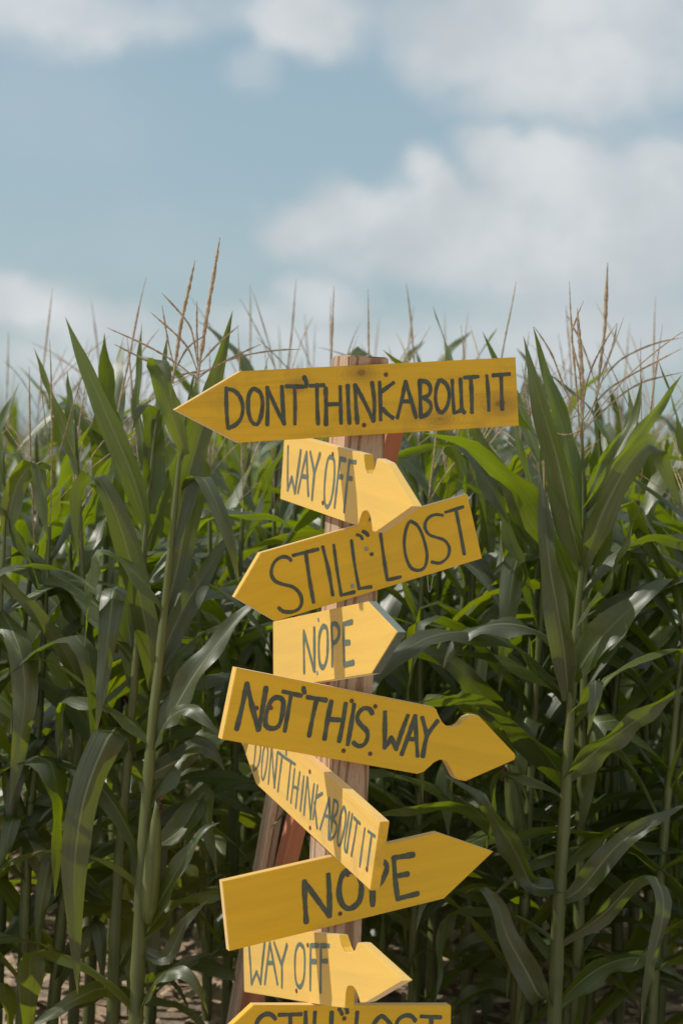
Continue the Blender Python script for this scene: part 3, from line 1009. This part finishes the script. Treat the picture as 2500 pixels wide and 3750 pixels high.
PT = [proto_top(p) for p in PROTOS]
for k, (x, y, Y) in enumerate(TIPS):
    pi_ = k % len(PROTOS)
    tip = P(x, y, Y)
    rz = rnd.uniform(0, 6.28)
    sc = tip.z / PT[pi_].z
    off = Matrix.Rotation(rz, 3, 'Z') @ (PT[pi_] * sc)
    loc = (tip.x - off.x, tip.y - off.y, 0)
    placed.append(loc)
    place(PROTOS[pi_], loc, rz, sc, TLBL[k] if k < len(TLBL) else LBL, GRP)

# a loose row just behind the field edge, leaves spread along the row
for k, (x, Y) in enumerate([(-1.02, 4.80), (-.80, 4.84), (-.62, 4.90), (-.44, 5.0), (-.25, 5.06), (.22, 4.92), (.36, 4.98), (.52, 4.88), (.66, 4.95), (.82, 4.84), (.98, 4.92), (-.93, 4.72), (-.72, 4.70), (.47, 4.76), (.60, 4.72), (.78, 4.70), (.90, 4.74)]):
    pi_ = (k * 5 + 3) % len(PROTOS)
    placed.append((x, Y, 0))
    place(PROTOS[pi_], (x, Y, 0), -PROTO_AZ[pi_] + rnd.uniform(-.35, .35), rnd.uniform(.90, .97), 'tasselled corn plant in the loose front row flanking the signpost', 'corn plants in the loose front row')

# the field rows
count = len(placed)
Y = 4.92
row = 0
while count < 290:
    half = 0.172 * Y
    x = -half - (0.45 if row < 5 else 0.4) + rnd.uniform(0, .2)
    while x < half + 0.45:
        xx, yy = x + rnd.uniform(-.05, .05), Y + rnd.uniform(-.10, .10)
        if abs(xx + .06) < .36 and yy < 5.2:
            x += .15
            continue                                    # kept clear round the braces
        if xx < -.62 - .12 * (yy - 5.2) and 5.15 < yy < 6.45:
            x += .2
            continue                                    # a trodden lane opens into the field here
        if all((xx - p[0]) ** 2 + (yy - p[1]) ** 2 > 0.012 for p in placed):
            place(PROTOS[rnd.randrange(len(PROTOS))], (xx, yy, 0), rnd.uniform(0, 6.28), rnd.uniform(0.86, 0.99), LBL, GRP, (rnd.uniform(-.04, .04), rnd.uniform(-.04, .04)), 0 if rnd.random() < .35 else None)
            placed.append((xx, yy, 0))
            count += 1
        x += rnd.uniform(0.11, 0.17) if row < 3 else rnd.uniform(0.15, 0.23)
    Y += 0.55 if row < 3 else 0.62
    row += 1
Y_FAR = Y

# everything beyond reads as one mass
def far_field():
    srcs = []
    for k in range(4):
        vv, ff, mi, uvv = [], [], [], []
        for nm, me, mm, ch in PROTOS[k]:
            if nm in ('ear',):
                continue
            for sub in [(nm, me, mm)] + [c_ for c_ in ch]:
                m2 = sub[1]
                b = len(vv)
                vv += [tuple(v.co) for v in m2.vertices]
                ff_ = [tuple(b + i for i in p.vertices) for p in m2.polygons]
                # halve the detail of leaves: keep all, they are small enough in number
                ff += ff_
                midx = {'corn_leaf': 0, 'corn_leaf_bluish': 1, 'corn_leaf_yellowing': 2, 'corn_stalk': 3, 'corn_tassel': 4}[sub[2].name]
                mi += [midx] * len(ff_)
                if m2.uv_layers:
                    tmp = [(0.5, 0.5)] * len(m2.vertices)
                    for l in m2.loops:
                        tmp[l.vertex_index] = tuple(m2.uv_layers[0].data[l.index].uv)
                    uvv += tmp
                else:
                    uvv += [(0.5, 0.5)] * len(m2.vertices)
        quads = [f if len(f) == 4 else None for f in ff]
        keep = [i for i, q in enumerate(quads) if q]
        srcs.append((np.array(vv, np.float32), np.array([quads[i] for i in keep], np.int32), np.array([mi[i] for i in keep], np.int32), np.array(uvv, np.float32)))
    V, F, MI, UV = [], [], [], []
    b = 0
    r = random.Random(5)
    y = Y_FAR
    while y < 46:
        half = 0.172 * y + 0.5
        step = 0.26 if y < 20 else 0.7
        x = -half
        while x < half:
            v, f, mi, uvv = srcs[r.randrange(4)]
            a, s = r.uniform(0, 6.28), r.uniform(0.86, 1.0)
            R = np.array([[math.cos(a), -math.sin(a), 0], [math.sin(a), math.cos(a), 0], [0, 0, 1]], np.float32) * s
            V.append(v @ R.T + np.array([x + r.uniform(-.08, .08), y + r.uniform(-.1, .1), 0], np.float32))
            F.append(f + b); MI.append(mi); UV.append(uvv)
            b += len(v)
            x += step * r.uniform(0.8, 1.2)
        y += 0.65 if y < 14 else (1.5 if y < 24 else 3.0)
    V = np.concatenate(V); F = np.concatenate(F); MI = np.concatenate(MI); UV = np.concatenate(UV)
    me = bpy.data.meshes.new('far_corn')
    me.vertices.add(len(V)); me.vertices.foreach_set('co', V.ravel())
    me.loops.add(len(F) * 4); me.loops.foreach_set('vertex_index', F.ravel())
    me.polygons.add(len(F))
    me.polygons.foreach_set('loop_start', np.arange(0, len(F) * 4, 4, dtype=np.int32))
    for mm in (M_LEAF, M_LEAF2, M_LEAF3, M_STALK, M_TASSEL):
        me.materials.append(mm)
    me.polygons.foreach_set('material_index', MI)
    me.polygons.foreach_set('use_smooth', np.ones(len(F), dtype=bool))
    ul = me.uv_layers.new(name='UVMap')
    ul.data.foreach_set('uv', UV[F.ravel()].ravel())
    me.update(calc_edges=True)
    me.validate()
    print('far corn quads', len(F))
    o = mesh_obj('far_corn', me)
    tag(o, 'far rows of the corn field seen as one mass', 'corn field', kind='stuff')


far_field()

# ---- the near plants, each leaf after the photograph
CAMV = np.array(fw)


def hero_leaf(parent, pts, wpx, Y, side=None, fold=0.35, wave=0.15, m=M_LEAF, base=0.45, seed=0, tw=0.0, n=22):
    p3 = [tuple(P(p[0], p[1], Y + (p[2] if len(p) > 2 else 0.0))) for p in pts]
    c = catmull(p3, n)
    t = frames(c)
    sd = []
    rq = random.Random(seed * 13 + 5)
    turn = rq.uniform(0.25, 0.85) if rq.random() < 0.68 else -rq.uniform(0.15, 0.6)
    sunv = np.array(SUN_TO)
    for i in range(n + 1):
        if side is None:
            s = np.cross(t[i], CAMV)
            s = s / (np.linalg.norm(s) + 1e-9)
            nf = np.cross(s, t[i])                 # blade normal, taken towards the camera
            if np.dot(nf, CAMV) > 0: nf = -nf
            lat = np.cross(t[i], nf)
            sg = 1.0 if np.dot(lat, sunv) > 0 else -1.0
            nf = nf * math.cos(turn) + lat * sg * math.sin(turn)
            s = np.cross(t[i], nf)
            if len(sd) and np.dot(s, sd[-1]) < 0: s = -s
        else:
            an, dz = rad(side[0]), side[1]
            s = np.array(cr) * math.cos(an) + np.array(cu) * math.sin(an) + CAMV * dz
        if tw:
            a = tw * (i / n)
            nn = np.cross(s, t[i])
            s = s * math.cos(a) + nn * math.sin(a)
        sd.append(s / (np.linalg.norm(s) + 1e-9))
    W = wpx * Y / 4573.0
    me = leaf_mesh(c, W, np.array(sd), fold, wave, seed, 6, base)
    me.materials.append(m)
    me.transform(Matrix.Translation(-Vector(parent.location)))
    return mesh_obj('leaf', me, None, parent)


def hero_plant(label, stalk_px, Y, r_px, leaves, tassel=None, ear=None, seed=0, right_reach=1.0):
    ctrl = [tuple(P(x, y, Y)) for x, y in stalk_px]
    a, b = Vector(ctrl[0]), Vector(ctrl[1])
    foot = a + (a - b) * ((a.z + 0.03) / max(0.05, (b - a).z))
    foot = Vector((a.x + (foot.x - a.x) * 0.5, a.y, -0.03))
    root = empty('corn_plant', (foot.x, foot.y, 0))
    tag(root, label, 'corn plant', 'corn plants beside the signpost')
    c = catmull([tuple(foot)] + ctrl, 90)
    L = np.concatenate([[0], np.cumsum(np.linalg.norm(np.diff(c, axis=0), axis=1))])[-1]
    rn = random.Random(seed)
    nodes = []
    z = 0.12
    while z < L - 0.2:
        nodes.append(z); z += rn.uniform(0.13, 0.17)
    k = Y / 4573.0
    me = stalk_mesh(c, r_px[0] * k / 2, r_px[1] * k / 2, nodes, 12)
    me.materials.append(M_STALK)
    me.transform(Matrix.Translation(-Vector(root.location)))
    mesh_obj('stalk', me, None, root)
    for i, lf in enumerate(leaves):
        hero_leaf(root, lf[0], lf[1], Y, seed=seed * 50 + i, **(lf[2] if len(lf) > 2 else {}))
    # the ordinary leaves of the lower stalk, two-ranked along the row
    side_ = rn.choice((0, 1))
    cl = np.concatenate([[0], np.cumsum(np.linalg.norm(np.diff(c, axis=0), axis=1))])
    for nd in nodes:
        if nd > L * 0.72 or nd < 0.16:
            continue
        side_ = 1 - side_
        p0 = np.array([np.interp(nd + 0.08, cl, c[:, q]) for q in range(3)])
        reach = right_reach if side_ else (1.0 if right_reach >= 1 else 1.0)
        if right_reach == 0.0 and not side_:
            reach = 0.8
        elif right_reach == 0.0:
            reach = 1.0
        az_ = (0.0 if side_ else math.pi) + rn.uniform(.05, .6) * (1 if side_ else -1)
        Ln = rn.uniform(.42, .66) * reach
        kk = (rn.uniform(.35, .6), rad(rn.uniform(50, 110))) if rn.random() < .35 else None
        ml = proc_leaf(rn, tuple(p0), az_, rad(rn.uniform(35, 68)), rad(rn.uniform(60, 140)), Ln, rn.uniform(.055, .078), 20, 6, kk, rn.uniform(-1.1, 1.1))
        ml.materials.append(rn.choice([M_LEAF, M_LEAF2, M_LEAF2, M_LEAF3]))
        ml.transform(Matrix.Translation(-Vector(root.location)))
        mesh_obj('leaf', ml, None, root)
    if tassel:
        (bx, by), (tx, ty), brs = tassel
        b3, t3 = P(bx, by, Y), P(tx, ty, Y)
        mid = (b3 + t3) / 2 + Vector((rn.uniform(-.006, .006), 0, 0))
        sm = spike_mesh(np.array([tuple(b3), tuple(b3.lerp(mid, .5)), tuple(mid), tuple(mid.lerp(t3, .5)), tuple(t3)]), 0.0058, rn, 6, 8)
        sm.materials.append(M_TASSEL)
        sm.transform(Matrix.Translation(-Vector(root.location)))
        to = mesh_obj('tassel', sm, None, root)
        for br in brs:
            pp = [tuple(P(q[0], q[1], Y + (q[2] if len(q) > 2 else 0))) for q in br]
            bmh = spike_mesh(np.array(catmull(pp, 6)), 0.0030, rn, 5, 5)
            bmh.materials.append(M_TASSEL)
            bmh.transform(Matrix.Translation(-Vector(root.location)))
            mesh_obj('branch', bmh, None, to)
    if ear:
        (bx, by), (tx, ty), rp = ear
        b3, t3 = P(bx, by, Y - 0.02), P(tx, ty, Y - 0.03)
        hk, sk = ear_meshes(rn, tuple(b3), tuple(t3 - b3), (t3 - b3).length, rp * k / 2)
        for mh, mm in ((hk, M_HUSK), (sk, M_SILK)):
            mh.materials.append(mm)
            mh.transform(Matrix.Translation(-Vector(root.location)))
        eo = mesh_obj('ear', hk, None, root)
        mesh_obj('silk', sk, None, eo)
    return root


B2_, Y3_ = dict(m=M_LEAF2), dict(m=M_LEAF3)
# left, in front: the thick stalk with the ear
hero_plant('corn plant with a fat ear and thick stalk left of the NOPE board', [(312, 2352), (322, 2110), (336, 1850), (352, 1650), (366, 1520), (378, 1400), (395, 1230), (412, 1060), (428, 950), (445, 860)], 4.50, (36, 5), [
    ([(396, 1260), (425, 1120, .02), (470, 960, .03), (505, 830, .03), (534, 714, .02)], 60, dict(m=M_LEAF2, fold=.5)),
    ([(426, 1045), (398, 960, -.02), (366, 870, -.03), (352, 832, -.02), (372, 828, -.06), (386, 860, -.08), (393, 915, -.08)], 46, dict(side=(-8, .15), m=M_LEAF)),
    ([(378, 1420), (410, 1290, .05), (432, 1180, .05), (448, 1104, .02), (468, 1100, -.05), (502, 1165, -.09), (532, 1260, -.10), (550, 1345, -.09)], 62, dict(side=(-6, .2), m=M_LEAF2)),
    ([(350, 1720), (385, 1655, -.05), (430, 1628, -.10), (470, 1655, -.13), (515, 1700, -.14)], 46, dict(side=(70, .5), m=M_LEAF2, wave=.2)),
    ([(355, 1700), (400, 1630, -.02), (445, 1552, -.04), (505, 1470, -.05), (560, 1405, -.05), (608, 1365, -.04)], 68, dict(m=M_LEAF2)),
    ([(362, 1540), (400, 1440, .05), (450, 1350, .10), (505, 1262, .15), (540, 1215, .18)], 62, dict(m=M_LEAF2)),
    ([(325, 2150), (385, 2040, -.02), (430, 1960, -.04), (470, 1905, -.05), (505, 1890, -.04)], 52, dict(m=M_LEAF)),
    ([(322, 2180), (380, 2200, -.02), (425, 2120, -.05), (475, 2070, -.08)], 36, dict(m=M_LEAF2)),
    ([(312, 2340), (350, 2262, -.05), (400, 2230, -.09), (450, 2262, -.12), (478, 2330, -.13)], 46, dict(m=M_LEAF, side=(60, .6))),
    ([(316, 2260), (372, 2250, .08), (440, 2210, .1), (500, 2185, .12)], 40, dict(m=M_LEAF2)),
    ([(345, 1780), (410, 1745, .03), (450, 1715, .05), (490, 1730, .04), (515, 1770, .03)], 58, dict(m=M_LEAF2, side=(60, .5))),
    ([(340, 1960), (420, 1900, .05), (470, 1820, .08), (478, 1900, .04), (498, 2010, .02)], 60, dict(m=M_LEAF)),
], ((452, 880), (505, 545), [[(456, 850), (440, 760), (415, 720), (371, 672)], [(455, 840), (500, 790), (548, 748)], [(455, 830), (452, 760), (452, 690)], [(456, 862), (530, 825), (620, 806), (690, 802)], [(452, 870), (400, 830), (330, 790), (245, 752)], [(454, 856), (425, 790), (345, 716)], [(452, 872), (480, 850), (545, 815), (600, 790)]]), ((340, 2120), (362, 1835), 42), 1, 0.55)

hero_plant('corn plant with a long hanging leaf and one broad upright blade', [(258, 2352), (264, 2140), (280, 1900), (296, 1720), (310, 1550), (322, 1400), (336, 1210), (348, 1080), (362, 960), (392, 860)], 4.62, (30, 5), [
    ([(340, 1210), (304, 1090, -.03), (248, 960, -.05), (196, 840, -.05), (150, 728, -.03)], 64, dict(m=M_LEAF, fold=.3, wave=.04)),
    ([(345, 1180), (352, 1060, .02), (348, 960, .02), (335, 926, -.02), (318, 945, -.05), (304, 990, -.06)], 56, dict(side=(2, .35), m=M_LEAF2)),
    ([(350, 1120), (318, 950, .05), (320, 850, .06), (326, 738, .06)], 28, dict(m=M_LEAF, fold=.7)),
    ([(355, 1040), (372, 900, .04), (384, 768, .05)], 26, dict(m=M_LEAF, fold=.6)),
    ([(352, 1585), (335, 1440, -.03), (300, 1290, -.06), (262, 1170, -.08), (222, 1096, -.08), (190, 1100, -.06), (172, 1160, -.05), (178, 1285, -.05)], 62, dict(side=(-18, .35), m=M_LEAF2, wave=.06)),
    ([(305, 1580), (296, 1450, .02), (278, 1362, 0), (262, 1352, -.05), (252, 1430, -.09), (236, 1560, -.11), (220, 1690, -.11)], 62, dict(side=(4, .1), m=M_LEAF2)),
    ([(296, 1740), (292, 1690, -.04), (266, 1670, -.10), (232, 1730, -.14), (204, 1800, -.16), (182, 1890, -.17), (171, 2000, -.17), (172, 2120, -.16), (178, 2285, -.14)], 74, dict(side=(-4, .3), m=M_LEAF2, wave=.06, fold=.25)),
    ([(268, 2300), (240, 2272, -.05), (190, 2288, -.10), (120, 2330, -.14), (50, 2380, -.16)], 42, dict(side=(70, .8), m=M_LEAF)),
    ([(285, 1890), (310, 1860, .08), (320, 1900, .06), (318, 1990, .05), (305, 2080, .05)], 60, dict(side=(0, .2), m=M_LEAF3)),
    ([(270, 2050), (225, 2060, .1), (150, 2010, .15), (60, 1960, .2)], 45, dict(m=M_LEAF)),
], ((396, 880), (448, 597), [[(400, 855), (430, 800), (470, 770)], [(402, 850), (385, 780), (372, 700)], [(398, 866), (340, 830), (262, 790)], [(398, 870), (420, 860), (470, 850)]]), None, 2)

hero_plant('leafy corn plant with drooping leaves furthest along the row from the post', [(120, 2352), (140, 2120), (165, 1850), (188, 1620), (192, 1420), (185, 1220), (178, 1060), (172, 940)], 4.75, (30, 5), [
    ([(196, 1605), (150, 1500, -.04), (80, 1405, -.07), (10, 1330, -.08), (-40, 1250, -.08)], 38, dict(m=M_LEAF3, fold=.3)),
    ([(190, 1620), (182, 1588, -.03), (160, 1584, -.08), (144, 1640, -.10), (142, 1760, -.11), (137, 1885, -.10)], 34, dict(side=(-4, .2), m=M_LEAF2)),
    ([(180, 1080), (140, 960, 0), (108, 880, 0), (78, 798, 0)], 30, dict(m=M_LEAF3)),
    ([(178, 1090), (166, 980, .03), (155, 850, .04)], 34, dict(m=M_LEAF, fold=.5)),
    ([(170, 1760), (110, 1690, -.03), (60, 1730, -.06), (30, 1830, -.08), (22, 1960, -.08)], 48, dict(side=(10, .3), m=M_LEAF2)),
    ([(165, 1850), (90, 1800, .05), (30, 1760, .05), (-30, 1720, .05)], 36, dict(m=M_LEAF)),
    ([(188, 1450), (120, 1330, .06), (60, 1270, .08), (0, 1290, .06)], 44, dict(m=M_LEAF2)),
    ([(150, 2060), (100, 1990, -.05), (50, 1900, -.06), (30, 1880, -.10), (10, 1960, -.12), (-20, 2060, -.12)], 50, dict(side=(6, .3), m=M_LEAF)),
    ([(188, 1330), (230, 1220, .08), (250, 1120, .1), (265, 1020, .1)], 44, dict(m=M_LEAF)),
    ([(128, 2270), (170, 2180, -.03), (215, 2120, -.05), (232, 2170, -.08), (236, 2280, -.09)], 44, dict(m=M_LEAF2, side=(5, .3))),
    ([(140, 2120), (180, 2010, .02), (215, 1930, .03), (240, 1850, .03)], 50, dict(m=M_LEAF3)),
    ([(160, 1900), (120, 1960, -.05), (95, 2080, -.06), (85, 2200, -.06)], 40, dict(m=M_LEAF3, side=(0, .2))),
    ([(130, 2230), (80, 2200, -.04), (20, 2160, -.06), (-40, 2140, -.06)], 42, dict(m=M_LEAF)),
], None, None, 3)

hero_plant('corn plant of hanging grey green leaves at the field edge with folded tips', [(-60, 2352), (-40, 2000), (-20, 1700), (0, 1400), (10, 1200), (8, 1040)], 4.70, (30, 5), [
    ([(0, 1400), (25, 1440, -.05), (48, 1500, -.09), (58, 1600, -.1), (40, 1750, -.1), (22, 1850, -.1)], 62, dict(side=(0, .2), m=M_LEAF3)),
    ([(10, 1230), (40, 1110, 0), (85, 1065, 0), (95, 1150, -.04), (110, 1240, -.05)], 52, dict(m=M_LEAF3, side=(-20, .3))),
    ([(8, 1130), (-5, 1020, 0), (10, 960, 0), (45, 878, .02)], 34, dict(m=M_LEAF)),
    ([(10, 1180), (60, 1090, .05), (100, 1070, .05), (130, 1090, .05)], 40, dict(m=M_LEAF2)),
], None, None, 4)

# right of the post
hero_plant('corn plant with thick knuckled stalk and ear, right of the pointed boards', [(1272, 2352), (1284, 2060), (1297, 1860), (1306, 1700), (1316, 1540), (1327, 1400), (1337, 1290), (1341, 1160), (1338, 1050), (1335, 960)], 4.55, (37, 5), [
    ([(1338, 1310), (1318, 1230, -.03), (1278, 1050, -.05), (1234, 900, -.05), (1202, 772, -.03)], 76, dict(m=M_LEAF2, fold=.45, wave=.05)),
    ([(1340, 1230), (1318, 1100, .02), (1290, 970, .03), (1254, 860, .04), (1224, 750, .04)], 46, dict(m=M_LEAF, fold=.4)),
    ([(1342, 1170), (1385, 1110, 0), (1438, 1040, .02), (1492, 965, .03), (1566, 860, .05)], 46, dict(m=M_LEAF)),
    ([(1342, 1300), (1378, 1190, -.04), (1435, 1078, -.07), (1485, 1020, -.08), (1512, 1040, -.05), (1540, 1110, -.02), (1575, 1190, 0)], 62, dict(m=M_LEAF2, side=(-42, .35))),
    ([(1342, 1180), (1405, 1060, .05), (1456, 960, .06), (1476, 862, .06)], 34, dict(m=M_LEAF, fold=.5)),
    ([(1305, 1610), (1296, 1500, -.03), (1280, 1400, -.05), (1262, 1300, -.06), (1250, 1180, -.05), (1238, 1080, -.03)], 62, dict(m=M_LEAF2, wave=.18)),
    ([(1318, 1560), (1352, 1500, -.03), (1404, 1440, -.06), (1462, 1385, -.08), (1505, 1348, -.08), (1545, 1330, -.05)], 78, dict(m=M_LEAF2)),
    ([(1320, 1435), (1352, 1390, -.02), (1392, 1330, -.04), (1424, 1265, -.05), (1456, 1190, -.05), (1476, 1145, -.04)], 44, dict(m=M_LEAF2, side=(40, 1.0), fold=.6)),
    ([(1300, 1790), (1345, 1745, -.03), (1412, 1690, -.06), (1495, 1630, -.08), (1585, 1570, -.08)], 66, dict(m=M_LEAF2)),
    ([(1310, 1640), (1345, 1600, -.04), (1366, 1560, -.07), (1364, 1620, -.10), (1348, 1690, -.10)], 44, dict(m=M_LEAF2, side=(10, .4))),
    ([(1290, 2040), (1226, 2036, -.03), (1188, 1965, -.06), (1150, 1900, -.09), (1098, 1830, -.10), (1022, 1782, -.10)], 66, dict(m=M_LEAF2)),
    ([(1276, 2300), (1240, 2290, -.03), (1206, 2228, -.05), (1164, 2150, -.07), (1140, 2078, -.08), (1100, 2040, -.09), (1068, 2052, -.07)], 62, dict(m=M_LEAF2, side=(-25, .3))),
    ([(1290, 2070), (1335, 2040, -.02), (1406, 1955, -.05), (1472, 1902, -.06), (1580, 1845, -.06)], 54, dict(m=M_LEAF2, wave=.2)),
    ([(1284, 2170), (1375, 2108, -.02), (1428, 2056, -.04), (1463, 2018, -.06), (1502, 2012, -.09), (1524, 2075, -.12), (1512, 2155, -.13), (1486, 2245, -.13), (1472, 2370, -.12)], 50, dict(m=M_LEAF2, side=(-20, .4))),
], ((1338, 1010), (1325, 708), [[(1336, 960), (1300, 900), (1265, 810), (1226, 750)], [(1336, 970), (1390, 900), (1470, 850), (1565, 800)], [(1338, 990), (1400, 930), (1470, 880), (1568, 855)], [(1336, 950), (1350, 870), (1380, 800), (1416, 742)], [(1337, 985), (1290, 1000), (1240, 960), (1192, 930)], [(1336, 940), (1330, 850), (1312, 770), (1340, 690)]]), None, 5, 0.0)

hero_plant('corn plant with smooth folded leaf and slender stalk close behind the signpost', [(1185, 2352), (1190, 2050), (1198, 1850), (1206, 1700), (1216, 1550), (1226, 1400), (1236, 1270), (1240, 1130), (1240, 1020)], 4.85, (30, 5), [
    ([(1236, 1280), (1215, 1215, -.02), (1176, 1131, -.03), (1130, 1050, -.03), (1085, 960, -.02)], 46, dict(m=M_LEAF2)),
    ([(1238, 1240), (1215, 1120, -.05), (1194, 1040, -.08), (1182, 975, -.08), (1176, 930, -.06)], 30, dict(m=M_LEAF2, side=(0, 1.2))),
    ([(1222, 1460), (1234, 1360, .04), (1226, 1290, .02), (1206, 1270, -.04), (1184, 1300, -.09), (1168, 1400, -.12), (1156, 1500, -.13), (1146, 1590, -.12)], 66, dict(m=M_LEAF, side=(4, .2))),
    ([(1205, 1720), (1180, 1680, -.03), (1134, 1630, -.08), (1082, 1568, -.12), (1020, 1512, -.14), (940, 1480, -.14)], 70, dict(m=M_LEAF2, wave=.06)),
    ([(1125, 1270, .1), (1112, 1150, .1), (1100, 1050, .1), (1085, 960, .1)], 42, dict(m=M_LEAF)),
    ([(1200, 1800), (1150, 1760, -.03), (1060, 1740, -.05), (1025, 1790, -.08), (1026, 1860, -.09), (1030, 1925, -.09)], 62, dict(m=M_LEAF3, side=(0, .3))),
    ([(1188, 2180), (1120, 2160, -.02), (1050, 2190, -.04), (1000, 2280, -.05)], 46, dict(m=M_LEAF2, side=(50, .5))),
    ([(1186, 2300), (1130, 2270, .03), (1060, 2300, .03), (1010, 2370, .03)], 42, dict(m=M_LEAF)),
    ([(1190, 2000), (1230, 1900, .05), (1245, 1800, .05), (1205, 1740, .05)], 50, dict(m=M_LEAF2)),
    ([(1238, 1240), (1262, 1150, .05), (1290, 1080, .08), (1320, 1010, .1)], 40, dict(m=M_LEAF)),
    ([(1240, 1060), (1190, 930, .04), (1140, 830, .05), (1108, 762, .05)], 30, dict(m=M_LEAF)),
], ((1240, 1040), (1395, 605), []) if False else None, None, 6)

hero_plant('corn plant with tall bare tassel spike at the far side of the thick stalk', [(1420, 2352), (1415, 2000), (1408, 1700), (1398, 1400), (1385, 1150), (1375, 1000), (1368, 900)], 4.95, (28, 5), [
    ([(1398, 1420), (1450, 1300, 0), (1500, 1210, 0), (1560, 1260, -.05), (1590, 1380, -.06)], 58, dict(m=M_LEAF2, side=(-30, .4))),
    ([(1385, 1160), (1420, 1050, 0), (1448, 960, .02), (1440, 880, .03)], 32, dict(m=M_LEAF)),
    ([(1408, 1700), (1470, 1600, 0), (1530, 1500, 0), (1575, 1420, 0)], 60, dict(m=M_LEAF2)),
    ([(1412, 1900), (1470, 1840, -.05), (1530, 1800, -.07), (1575, 1860, -.08)], 56, dict(m=M_LEAF2, side=(-40, .5))),
    ([(1392, 1300), (1360, 1180, .03), (1330, 1090, .05), (1290, 1010, .06)], 46, dict(m=M_LEAF)),
    ([(1405, 1600), (1380, 1500, .05), (1350, 1420, .05), (1330, 1460, .03), (1325, 1560, .02)], 50, dict(m=M_LEAF2, side=(0, .3))),
    ([(1415, 2100), (1440, 1990, .03), (1490, 1930, .05), (1560, 1950, .05)], 50, dict(m=M_LEAF)),
], ((1370, 910), (1395, 603), [[(1372, 880), (1405, 800), (1417, 742)], [(1372, 890), (1420, 830), (1500, 790), (1568, 775)], [(1371, 895), (1340, 800), (1300, 720)]]), None, 7)

# a small clear loop hanging from the lower edge of the STILL LOST board
lp = [Ps(x_, y_, 3.96) for x_, y_ in cp('c4', (1488, 655), (1493, 720), (1500, 772), (1510, 772), (1520, 715), (1530, 650))]
tag(mesh_obj('wire_loop', tube(catmull([tuple(q) for q in lp], 30), [0.0009] * 31, 5, 'wire_loop'), M_ZINC), 'thin pale wire loop hanging under the steeply tilted STILL LOST board', 'loop')

# fallen straw and husks between the rows
def litter():
    r = random.Random(3)
    vv, ff = [], []
    for k in range(2600):
        x, y = r.uniform(-1.6, 1.6), r.uniform(4.3, 9.0)
        L, w, a = r.uniform(.04, .22), r.uniform(.006, .03), r.uniform(0, 6.28)
        z = r.uniform(.004, .03)
        dx, dy = math.cos(a), math.sin(a)
        b = len(vv)
        for i in range(4):
            t = i / 3 - .5
            ww = w * (1 - abs(t))
            zz = z + r.uniform(0, .03)
            vv.append((x + dx * L * t - dy * ww, y + dy * L * t + dx * ww, zz))
            vv.append((x + dx * L * t + dy * ww, y + dy * L * t - dx * ww, zz + r.uniform(-.008, .012)))
        for i in range(3):
            ff.append((b + 2 * i, b + 2 * i + 1, b + 2 * i + 3, b + 2 * i + 2))
    o = mesh_obj('straw_litter', pydata('straw_litter', vv, ff), M_DRY)
    tag(o, 'dry straw and husk litter scattered on the soil between the corn rows', 'straw', kind='stuff')


litter()
print('objects', len(bpy.data.objects))
